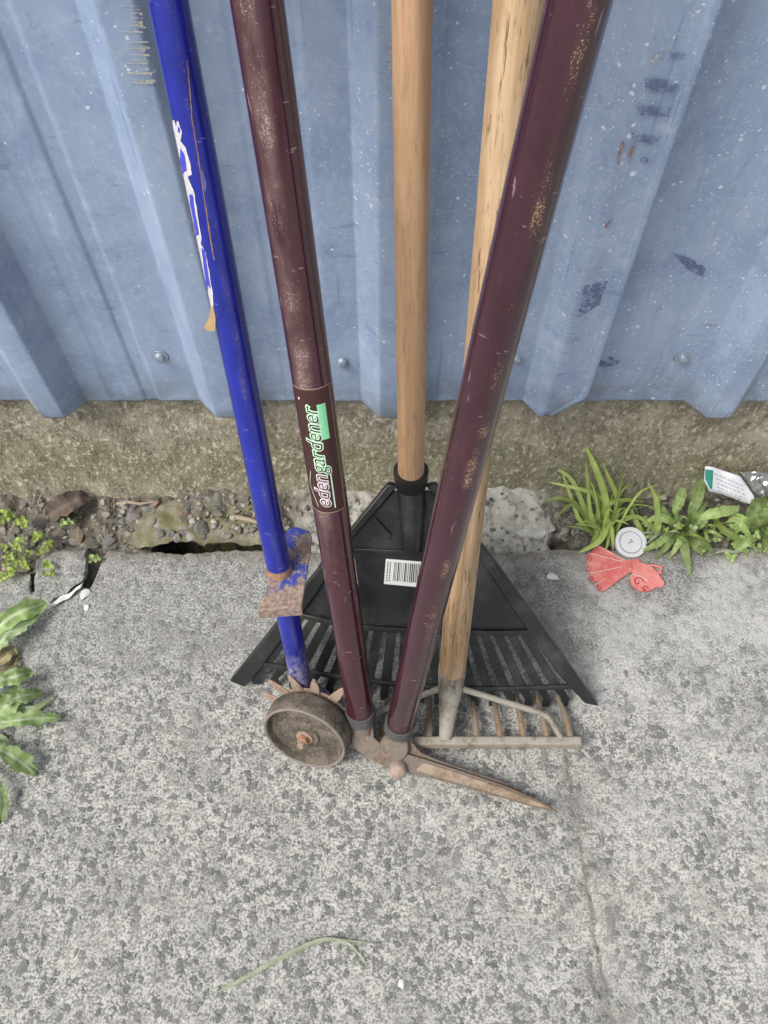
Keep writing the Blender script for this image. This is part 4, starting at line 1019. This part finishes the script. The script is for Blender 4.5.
strut([(444, 687, 0.060), (374, 713, 0.036), (362, 738, 0.024)])
for i in range(10):
    px = 571 - 23.6 * i; b = barp(px) + Vector((0, 0.003, 0)); ang = (px - 450) / 130
    tipx, tipy = px - 13 * ang - 2, 694 if i < 3 else 697
    tp = pz(tipx, tipy, 0.0035); mid = b.lerp(tp, 0.5) + Vector((0, 0, 0.006))
    MB().tube([b, b.lerp(mid, 0.5) + Vector((0, 0, 0.0015)), mid, mid.lerp(tp, 0.6) + Vector((0, 0, 0.001)), tp], [0.0044, 0.0042, 0.0038, 0.003, 0.0018], 8, True, 0.8).build('tooth', M['brown_tooth_steel'], bow)

# ---------------------------------------------------------------- plants
def leaf(parent, pts, w, mat, prof='oval', lobes=0, fold=0.25, name='leaf', roll=0.0, nv=8, steps=26, vein=1.0, seed=0, jag=0.25):
    """pts: list of (px, py, z) along the midrib, w: full width in pixels"""
    P = [pz(*p) for p in pts]
    def cat(t_):
        n = len(P) - 1; f = min(n - 1e-6, max(0, t_ * n)); i = int(f); u = f - i
        a = P[max(0, i - 1)]; b = P[i]; c = P[i + 1]; d = P[min(n, i + 2)]
        return 0.5 * ((2 * b) + (c - a) * u + (2 * a - 5 * b + 4 * c - d) * u * u + (3 * b - a - 3 * c + d) * u ** 3)
    m = MB(); m.c = []; W = w * 0.00122 / 2
    for j in range(steps + 1):
        t_ = j / steps; p = cat(t_); tg = (cat(min(1, t_ + 0.02)) - cat(max(0, t_ - 0.02))).normalized()
        side = tg.cross(CAM - p).normalized(); nr = side.cross(tg).normalized()
        side = (side * math.cos(roll) + nr * math.sin(roll)).normalized(); nr = side.cross(tg).normalized()
        if nr.dot(CAM - p) < 0: nr = -nr
        if prof == 'oval': q = math.sin(math.pi * min(1, t_ ** 0.75 * 0.97 + 0.03)) ** 0.7
        elif prof == 'spoon': q = 0.18 + 0.82 * max(0, math.sin(math.pi * max(0, t_ - 0.25) / 0.78)) ** 0.6 if t_ > 0.25 else 0.2
        elif prof == 'blade': q = min(1, 0.55 + t_ * 1.2) * (1 - t_ ** 4) + 0.02
        elif prof == 'lobed': q = (0.3 + 0.7 * t_) * (1 - max(0, (t_ - 0.7) / 0.3) ** 1.6) * (1 - jag + jag * (1 if lobes == 0 else ((t_ * lobes) % 1) ** 0.7 * 1.15)) + 0.02
        for k in range(-nv // 2, nv // 2 + 1):
            s = k / (nv / 2); e = abs(s)
            wob = 1 + (0.3 * noise.noise(Vector((t_ * 17, (1 if s > 0 else -1) * 3.3, seed))) if name == 'leaf' else 0)
            m.v.append(tuple(p + side * (s * W * q * wob) + nr * (fold * W * q * (e ** 1.3) + (0.4 if name == 'leaf' else 0.15) * W * noise.noise(Vector((t_ * 6, s * 1.6, seed + 3))))))
            m.c.append((vein * (1 if k == 0 else 0.4 if (j % 3 == 0) else 0), 0, 0))
    n = nv + 1
    for j in range(steps):
        for k in range(nv): m.f.append((j * n + k, j * n + k + 1, (j + 1) * n + k + 1, (j + 1) * n + k))
    return m.build(name, M[mat], parent, angle=80)
pl = thing('dandelion_plant', pz(-8, 690, 0), 'dandelion with toothed green leaves spreading onto the paving at the left edge', 'weed')
leaf(pl, [(-30, 655, 0.01), (-8, 632, 0.03), (18, 613, 0.032), (47, 603, 0.012)], 27, 'dandelion_leaf', 'lobed', 5, 0.3, seed=1)
leaf(pl, [(-25, 668, 0.008), (-4, 646, 0.025), (14, 628, 0.026), (40, 612, 0.012)], 24, 'pale_leaf', 'lobed', 4, 0.2, seed=2, roll=0.3)
leaf(pl, [(-25, 692, 0.01), (-5, 683, 0.03), (14, 677, 0.033), (33, 671, 0.022)], 22, 'dandelion_leaf', 'lobed', 4, 0.3, seed=3, jag=0.3)
leaf(pl, [(-12, 712, 0.01), (4, 702, 0.02), (22, 696, 0.025), (43, 692, 0.014)], 19, 'dandelion_leaf', 'lobed', 4, 0.25, seed=4, jag=0.35)
leaf(pl, [(-10, 724, 0.006), (3, 708, 0.018), (12, 697, 0.02), (16, 684, 0.016)], 22, 'dandelion_leaf', 'oval', 0, 0.3, seed=5)
leaf(pl, [(-25, 728, 0.008), (0, 723, 0.022), (28, 719, 0.024), (61, 717, 0.008)], 21, 'dandelion_leaf', 'lobed', 5, 0.25, seed=6, jag=0.45)
leaf(pl, [(-10, 730, 0.004), (15, 712, 0.008), (38, 707, 0.009), (53, 694, 0.007)], 6, 'pale_leaf', 'oval', 0, 0.2, seed=7)
leaf(pl, [(-25, 740, 0.01), (-6, 748, 0.025), (14, 757, 0.022), (38, 775, 0.005)], 24, 'dandelion_leaf', 'lobed', 6, 0.35, seed=8, jag=0.4)
leaf(pl, [(-14, 770, 0.012), (-4, 784, 0.02), (1, 800, 0.016), (0, 824, 0.005)], 17, 'dandelion_leaf', 'lobed', 5, 0.3, seed=9)
leaf(pl, [(-10, 664, 0.004), (2, 660, 0.010), (10, 652, 0.010), (18, 655, 0.006)], 14, 'dead_leaf_tan', 'oval', 0, 0.5, seed=10, roll=0.4)
leaf(pl, [(-10, 674, 0.004), (4, 671, 0.008), (14, 664, 0.008), (17, 654, 0.006)], 8, 'dead_leaf_tan', 'oval', 0, 0.5, seed=11)
leaf(pl, [(-12, 735, 0.004), (0, 738, 0.006), (6, 744, 0.006), (12, 752, 0.004)], 8, 'pale_leaf', 'oval', 0, 0.2, seed=12)
crown = pz(-36, 692, 0.002)
for q in ((-30, 655, 0.01), (-25, 668, 0.008), (-25, 692, 0.01), (-12, 712, 0.01), (-10, 724, 0.006), (-25, 728, 0.008), (-10, 730, 0.004), (-25, 740, 0.01), (-14, 770, 0.012), (-10, 664, 0.004), (-10, 674, 0.004), (-12, 735, 0.004)):
    e = pz(*q); MB().tube([crown, crown.lerp(e, 0.5) + Vector((0, 0, 0.004)), e], [0.0026, 0.0022, 0.0014], 7).build('stem', M['pale_leaf'], pl)
for k, (dx, dy) in enumerate(((-62, -30), (-70, 2), (-58, 38), (-34, 62), (-30, -64))):
    leaf(pl, [(-36, 692, 0.004), (-36 + dx * 0.35, 692 + dy * 0.35, 0.025), (-36 + dx * 0.7, 692 + dy * 0.7, 0.024), (-36 + dx, 692 + dy, 0.005)], 20, 'dandelion_leaf', 'lobed', 5, 0.3, seed=120 + k, jag=0.4)
def small_weed(label, spots, rng, mat, base, stemmed=True):
    t_ = thing('small_weed', base, label, 'weed')
    for (cx, cy, n, spread, zmax) in spots:
        for i in range(n):
            a = rng.uniform(0, 6.28); rr = spread * rng.random() ** 0.6; px, py = cx + rr * math.cos(a), cy + rr * math.sin(a); z = rng.uniform(0.004, zmax)
            for k in range(3):
                b = a + k * 2.1 + rng.uniform(-.3, .3); L = rng.uniform(3.6, 6.2)
                leaf(t_, [(px, py, z), (px + L * 0.5 * math.cos(b), py + L * 0.5 * math.sin(b), z + 0.0015), (px + L * math.cos(b), py + L * math.sin(b), z)], L * 0.8, mat, 'oval', 0, 0.3, seed=i + k, nv=2, steps=5, vein=0.4)
            if stemmed:
                e = pz(px, py, z); s = pz(cx + 0.3 * (px - cx), cy + 3 + 0.3 * (py - cy), -0.012)
                MB().tube([s, s.lerp(e, 0.6) + Vector((0, 0, 0.003)), e], [0.0007, 0.0006, 0.0004], 5).build('stem', M['grass_blade'], t_)
    return t_
rg = random.Random(12)
small_weed('small bright green weed with tiny leaves beside the broken concrete chunk', [(12, 518, 8, 14, 0.02), (30, 538, 6, 12, 0.02), (16, 556, 12, 16, 0.024), (45, 548, 4, 8, 0.015), (50, 570, 4, 9, 0.012), (5, 574, 5, 9, 0.014)], rg, 'grass_blade', pz(16, 560, -0.012))
small_weed('tiny sprig of green leaves at the left end of the black hole', [(94, 556, 3, 4, 0.006), (65, 520, 2, 6, 0.01)], rg, 'rosette_leaf', pz(94, 556, -0.012))
gc = thing('grass_clump', pz(601, 540, -0.01), 'clump of bright green grass blades growing from the gap left of the white cap', 'grass')
G = [([(604, 540, -.01), (606, 505, .04), (596, 470, .075), (581, 438, .1)], 10), ([(600, 538, -.01), (598, 505, .03), (588, 485, .05), (586, 455, .07)], 6), ([(598, 536, -.01), (586, 512, .03), (570, 478, .05), (546, 465, .05)], 7),
     ([(596, 536, -.01), (580, 520, .02), (572, 500, .03), (560, 466, .05)], 6), ([(606, 538, -.01), (618, 505, .03), (610, 480, .055), (602, 462, .075)], 7), ([(605, 536, -.01), (612, 520, .03), (618, 495, .05), (624, 466, .05)], 5),
     ([(600, 534, -.01), (604, 508, .035), (622, 500, .045), (645, 502, .03)], 7), ([(598, 540, -.01), (594, 524, .02), (590, 510, .035), (587, 478, .055)], 7), ([(602, 536, -.01), (608, 518, .02), (600, 540, .02), (578, 553, .005)], 10),
     ([(604, 538, -.01), (600, 524, .02), (592, 544, .015), (582, 549, .004)], 8), ([(606, 540, -.01), (606, 520, .025), (612, 530, .02), (613, 550, .004)], 8), ([(592, 536, -.01), (578, 506, .03), (558, 498, .04), (540, 504, .02)], 6),
     ([(596, 538, -.01), (582, 512, .025), (570, 505, .03), (556, 518, .005)], 6), ([(604, 538, -.01), (600, 500, .03), (583, 490, .05), (548, 482, .04)], 7), ([(610, 536, -.01), (624, 520, .02), (640, 518, .02), (655, 534, .004)], 7), ([(607, 540, -.01), (603, 520, .02), (609, 535, .015), (604, 556, .003)], 6),
     ([(650, 545, -.01), (657, 522, .02), (656, 500, .03), (648, 482, .035)], 8), ([(652, 544, -.01), (658, 530, .015), (660, 515, .02), (658, 490, .03)], 6), ([(648, 540, -.01), (640, 528, .015), (632, 512, .02), (634, 508, .025)], 7), ([(602, 530, -.01), (620, 505, .02), (630, 500, .02), (638, 515, .005)], 5)]
rgx = random.Random(31)
for k in range(16):
    a = rgx.uniform(-1.25, 1.0); L = rgx.uniform(35, 75); bx = 602 + rgx.uniform(-9, 12); ex, ey_ = bx + L * math.sin(a), 538 - L * math.cos(a) * 0.95; hh = rgx.uniform(0.02, 0.06)
    G.append(([(bx, 538 + rgx.uniform(-4, 4), -.01), (bx + (ex - bx) * 0.25, 538 + (ey_ - 538) * 0.4, hh * 0.6), (bx + (ex - bx) * 0.6, 538 + (ey_ - 538) * 0.8, hh), (ex, ey_ + rgx.uniform(0, 10), hh * 0.9)], rgx.uniform(3.0, 5.5)))
for i, (p, w) in enumerate(G): leaf(gc, p, w * 0.78, 'grass_blade', 'blade', 0, 0.35, 'grass_blade', (i % 5 - 2) * 0.15, 2, 16, 0.6, i)
rs = thing('rosette_weed', pz(684, 530, -0.01), 'broad-leaved weed rosette growing between the white cap and the white packet', 'weed')
for i, (p, w) in enumerate([([(684, 530, -.01), (692, 512, .03), (698, 495, .045), (702, 479, .045)], 17), ([(686, 530, -.01), (702, 518, .03), (720, 512, .04), (739, 509, .028)], 15), ([(684, 532, -.01), (684, 545, .02), (687, 560, .015), (690, 576, .003)], 12),
    ([(682, 530, -.01), (668, 536, .02), (655, 545, .015), (640, 552, .004)], 11), ([(682, 528, -.01), (676, 512, .03), (680, 500, .04), (684, 488, .038)], 13), ([(686, 532, -.01), (696, 540, .02), (706, 545, .018), (716, 556, .005)], 11), ([(680, 528, -.01), (668, 520, .02), (655, 518, .02), (642, 526, .006)], 11),
    ([(688, 528, -.01), (700, 524, .022), (708, 515, .025), (720, 520, .015)], 13), ([(682, 532, -.01), (672, 540, .018), (664, 550, .012), (655, 560, .003)], 8), ([(678, 526, -.01), (664, 512, .02), (660, 508, .02), (648, 508, .012)], 10), ([(684, 534, -.01), (694, 546, .018), (700, 548, .014), (712, 544, .004)], 9), ([(684, 530, -.01), (680, 540, .02), (676, 548, .014), (668, 560, .003)], 9), ([(686, 526, -.01), (694, 516, .025), (702, 508, .03), (708, 500, .025)], 11)]):
    leaf(rs, p, w * 0.78, 'rosette_leaf', 'spoon' if i in (0, 1, 4) else 'oval', 0, 0.25, seed=20 + i)
rgy = random.Random(77)
for k in range(16):                                        # thin stalks and narrow leaves tangled through the rosette
    bx, by = 684 + rgy.uniform(-30, 34), 532 + rgy.uniform(-8, 8); a = rgy.uniform(0, 6.28); L = rgy.uniform(14, 34)
    ex, ey2 = bx + L * math.cos(a), by + L * math.sin(a) * 0.6; hh = rgy.uniform(0.008, 0.03)
    leaf(rs, [(bx, by, -0.008), (bx * 0.65 + ex * 0.35, by * 0.65 + ey2 * 0.35 - 4, hh), (bx * 0.3 + ex * 0.7, by * 0.3 + ey2 * 0.7 - 3, hh), (ex, ey2, hh * 0.4)], rgy.uniform(1.6, 5), ('grass_blade', 'rosette_leaf', 'straw', 'rosette_leaf')[k % 4], 'oval' if k % 2 else 'blade', 0, 0.3, 'leaf', rgy.uniform(-0.5, 0.5), 2, 10, 0.4, 90 + k)
rw = thing('broad_leaf_weed', pz(764, 530, -0.01), 'green broad-leaved weed at the right edge in front of the crumpled foil', 'weed')
for i, (p, w) in enumerate([([(764, 532, -.01), (758, 520, .02), (757, 508, .03), (766, 496, .03)], 22), ([(766, 530, -.01), (772, 515, .03), (775, 505, .035), (778, 490, .03)], 20), ([(760, 530, -.01), (745, 522, .02), (735, 518, .02), (728, 524, .008)], 12), ([(762, 534, -.01), (750, 540, .015), (740, 548, .01), (732, 556, .003)], 8), ([(764, 534, -.01), (768, 545, .015), (770, 552, .01), (775, 558, .004)], 10), ([(730, 540, -.01), (738, 526, .02), (745, 530, .02), (752, 540, .004)], 9), ([(764, 530, -.01), (778, 528, .02), (790, 522, .02), (800, 520, .01)], 14)]):
    leaf(rw, p, w, 'rosette_leaf', 'oval', 0, 0.25, seed=40 + i)
yl = thing('yellow_green_sprig', pz(728, 545, -0.01), 'thin yellow green leaf between the rosette weed and the right edge weed', 'weed')
leaf(yl, [(712, 516, 0.01), (724, 530, 0.02), (738, 540, 0.015), (748, 556, 0.003)], 8, 'grass_blade', 'blade', 0, 0.3, seed=60)
leaf(yl, [(748, 548, 0.0), (736, 552, 0.01), (724, 551, 0.008), (706, 556, 0.003)], 3, 'straw', 'blade', 0, 0.3, seed=61)
small_weed('low mat of tiny green leaves in front of the rosette weed', [(608, 512, 5, 12, 0.012), (655, 522, 7, 14, 0.012), (665, 530, 8, 18, 0.012), (700, 535, 9, 20, 0.012), (730, 540, 9, 18, 0.012), (755, 545, 8, 14, 0.012)], rg, 'rosette_leaf', pz(690, 545, -0.012))
# dead leaf, straws, twigs
dl = thing('dead_leaf', pz(68, 508, -0.004), 'curled brown dead leaf lying below the foundation', 'leaf')
leaf(dl, [(48, 516, 0.0), (62, 508, 0.012), (78, 500, 0.014), (92, 499, 0.004)], 24, 'dry_leaf', 'oval', 0, 0.5, seed=70, roll=0.35, nv=6, vein=0.3)
gs = thing('fallen_grass_stalk', pz(300, 955, 0.003), 'pale green fallen grass stalk lying on the paving in the foreground', 'stalk')
leaf(gs, [(218, 992, 0.002), (250, 975, 0.004), (290, 953, 0.005), (322, 940, 0.004), (345, 941, 0.004), (378, 943, 0.003)], 3.6, 'straw', 'oval', 0, 0.3, seed=71, steps=24)
leaf(gs, [(335, 940, 0.004), (348, 944, 0.005), (360, 956, 0.004), (368, 968, 0.003)], 1.8, 'straw', 'blade', 0, 0.2, seed=72)
def twig(pts, r, label, name='twig', mat='twig'):
    q = [pz(*p) for p in pts]; tag(MB().tube(q, [r] * (len(q) - 1) + [r * 0.5], 7).build(name, M[mat]), label, 'twig')
twig([(117, 504, .002), (128, 502, .006), (140, 504, .004), (152, 502, .003)], 0.0022, 'pale dry twig below the foundation between the dark pebbles')
twig([(120, 506, .001), (126, 503, .007), (134, 501, .004)], 0.0014, 'short grey twig crossing the pale dry twig')
twig([(236, 517, .004), (250, 520, .007), (262, 524, .004)], 0.0035, 'thick pale twig beside the blue pole')
twig([(33, 502, -.002), (36, 490, .012), (32, 482, .02)], 0.0008, 'thin upright dry stem at the foundation left of the dead leaf')
twig([(38, 504, -.002), (41, 495, .01), (47, 486, .016)], 0.0008, 'thin slanting dry stem left of the dead leaf')
twig([(742, 476, .006), (752, 470, .014), (768, 466, .012)], 0.0008, 'thin dry stem above the crumpled foil', 'twig', 'dead_leaf_tan')

# ---------------------------------------------------------------- litter
bc = pz(630, 543, 0.0)
cap = thing('bottle_cap', bc, 'round white plastic cap lying in front of the grass clump', 'cap')
cm = Matrix.Translation(pz(630, 543, 0.004)) @ Matrix.Rotation(R(14), 4, 'X')
MB().lathe([(0.019, -0.004), (0.0208, -0.002), (0.0212, 0.003), (0.0205, 0.0052), (0.0175, 0.0058), (0.0158, 0.0054), (0.0148, 0.0038), (0.0140, 0.0036), (0.0135, 0.0042), (0.0001, 0.0046)], cm, 48).build('cap_body', M['cap_white'], cap, angle=30)
MB().lathe([(0.0143, 0.0030), (0.0156, 0.0030), (0.0156, 0.0040), (0.0143, 0.0040)], cm, 48).build('cap_ring', M['cap_shadow_ring'], cap)
m = MB(); random.seed(8)
for k in range(7):
    a = random.uniform(0, 6.28); r = random.uniform(0, 0.006); c = cm @ Vector((r * math.cos(a) - 0.001, r * math.sin(a) * 0.6, 0.0047))
    m.box(c, (random.uniform(0.002, 0.004), 0.0011, 0.0004), Matrix.Rotation(random.uniform(-0.4, 0.4), 3, 'Z'))
m.build('moulded_mark', M['cap_shadow_ring'], cap, False)
# red fan-tailed ornament
orn = thing('red_bird_ornament', pz(622, 570, 0.0), 'worn red fan-tailed bird ornament lying flat on the paving', 'ornament')
def op(px, py, z): return pz(px, py, z)
def flatpoly(name, poly, z, th, mat, bev=0.0008): 
    m = MB(); m.prism([op(a, b, z) for a, b in poly], (0, 0, th)); return m.build(name, M[mat], orn, True, bev)
root = (633, 568)
feather_tips = [(594, 550), (588, 558), (587.5, 568), (591, 578), (599, 588)]
for i, (tx, ty) in enumerate(feather_tips):
    dx, dy = tx - root[0], ty - root[1]; L = math.hypot(dx, dy); ux, uy = dx / L, dy / L; vx, vy = -uy, ux
    poly = []
    for (t_, w) in ((0.02, 2.0), (0.4, 3.6), (0.75, 5.2), (0.92, 5.6)): poly.append((root[0] + dx * t_ + vx * w, root[1] + dy * t_ + vy * w))
    for k in range(1, 7):
        a = math.pi * k / 7; poly.append((root[0] + dx * 0.92 + ux * 5.2 * math.sin(a) + vx * 5.6 * math.cos(a), root[1] + dy * 0.92 + uy * 5.2 * math.sin(a) + vy * 5.6 * math.cos(a)))
    for (t_, w) in ((0.92, 5.6), (0.75, 5.2), (0.4, 3.6), (0.02, 2.0)): poly.append((root[0] + dx * t_ - vx * w, root[1] + dy * t_ - vy * w))
    z = 0.0035 + (0.0011 if i % 2 else 0)
    f_ = flatpoly('tail_feather', poly, z, 0.0034, 'red')
    sp = [op(tx + (0.6 + q * 0.5) * math.cos(1.1 * q + i) * 1.0 - dx * 0.02, ty + (0.6 + q * 0.5) * math.sin(1.1 * q + i) * 0.9, z + 0.0035) for q in range(7)]
    MB().tube(sp, 0.0006, 6).build('spiral', M['ornament_dark_red'], orn)
    r_ = op(root[0] + dx * 0.25 + vx * 4.0, root[1] + dy * 0.25 + vy * 4, z + 0.0034); e_ = op(tx + vx * 5.0, ty + vy * 5, z + 0.0034)
    MB().tube([r_, e_], 0.0005, 5).build('feather_edge', M['ornament_pale'], orn)
flatpoly('body', [(625, 562), (636, 560), (643, 565), (650, 567), (656, 573), (664, 584), (662, 588), (655, 588), (650, 592), (640, 592), (632, 587), (629, 580), (632, 573), (626, 572)], 0.003, 0.0048, 'red')
MB().tube([op(652 + 9 * math.cos(a), 569.5 + 4.2 * math.sin(a), 0.0055) for a in [2 * math.pi * k / 24 for k in range(25)]], 0.0019, 8).build('head_loop', M['red'], orn)
MB().tube([op(659, 567, 0.005), op(662, 566, 0.005), op(660, 571, 0.005), op(661, 574, 0.005)], 0.0017, 8).build('beak', M['red'], orn)
for (cx, cy, s0) in ((638, 582, 1.0), (645, 589, 0.6)):
    MB().tube([op(cx + s0 * (0.8 + q * 0.75) * math.cos(0.9 * q), cy + s0 * (0.8 + q * 0.7) * math.sin(0.9 * q), 0.0081) for q in range(8)], 0.0008, 6).build('spiral', M['ornament_dark_red'], orn)
MB().tube([op(630, 577, 0.0082), op(633, 574, 0.0082), op(640, 576, 0.0082), op(648, 581, 0.0082)], 0.0005, 5).build('feather_edge', M['ornament_pale'], orn)
# packet
pk_ = thing('paper_packet', pz(730, 484, 0.01), 'white printed paper packet with a green end lying by the foundation', 'packet')
def pkz(px, py): return 0.022 + (502 - py) * 0.0014 + 0.0015 * math.sin(px * 0.25)
def sheetpoly(name, poly, off, th, mat, zf=pkz):
    bm = bmesh.new(); f = bm.faces.new([bm.verts.new((a, b, 0)) for a, b in poly]); bmesh.ops.triangulate(bm, faces=[f])
    bmesh.ops.subdivide_edges(bm, edges=bm.edges, cuts=4, use_grid_fill=True); bmesh.ops.triangulate(bm, faces=bm.faces); bm.verts.index_update()
    base = [pz(v.co.x, v.co.y, zf(v.co.x, v.co.y)) + Vector((0, 0, off)) for v in bm.verts]; fs = [tuple(v.index for v in q.verts) for q in bm.faces]; bm.free()
    m = MB(); m.add(base, fs); o = m.build(name, M[mat], pk_ if zf is pkz else foil_t); s = o.modifiers.new('thick', 'SOLIDIFY'); s.thickness = th; s.offset = 1; return o
sheetpoly('wrapper', [(705, 466), (712, 466.5), (722, 470), (740, 476), (748, 487), (754, 496), (755, 506), (740, 500), (722, 494), (709, 491), (704, 480)], 0, 0.0012, 'packet_white')
sheetpoly('green_end', [(704.3, 471), (712, 472), (711, 490), (709, 490.4), (704, 480)], 0.0042, 0.0003, 'packet_green')
random.seed(14)
for ln in range(5):
    for k in range(7):
        cx = 716 + k * 4.3 + random.uniform(-.5, .5) + ln * 0.8; cy = 473 + ln * 4.0 + (cx - 712) * 0.42
        if cx > 747: continue
        w_ = random.uniform(1.2, 1.9)
        q = [pz(a, b, pkz(a, b) + 0.002) for a, b in ((cx - w_, cy - w_ * .42 - .7), (cx + w_, cy + w_ * .42 - .7), (cx + w_, cy + w_ * .42 + .5), (cx - w_, cy - w_ * .42 + .5))]
        MB().prism(q, (0, 0, 0.0002)).build('print_line', M['packet_print'], pk_, False)
foil_t = thing('crumpled_foil', pz(760, 482, 0.01), 'crumpled silver foil scrap touching the white packet at the right edge', 'foil')
def fz(px, py): return 0.03 + (497 - py) * 0.0014 + 0.007 * noise.noise(Vector((px * 0.22, py * 0.1, 4))) + 0.003 * noise.noise(Vector((px * 0.5, py * 0.3, 1)))
sheetpoly('foil_sheet', [(740, 472), (752, 471), (766, 473), (785, 476), (790, 490), (772, 496), (757, 497), (752, 490), (747, 482)], 0, 0.0008, 'foil', fz)
for o in bpy.data.objects:
    if '_base' in o: del o['_base']
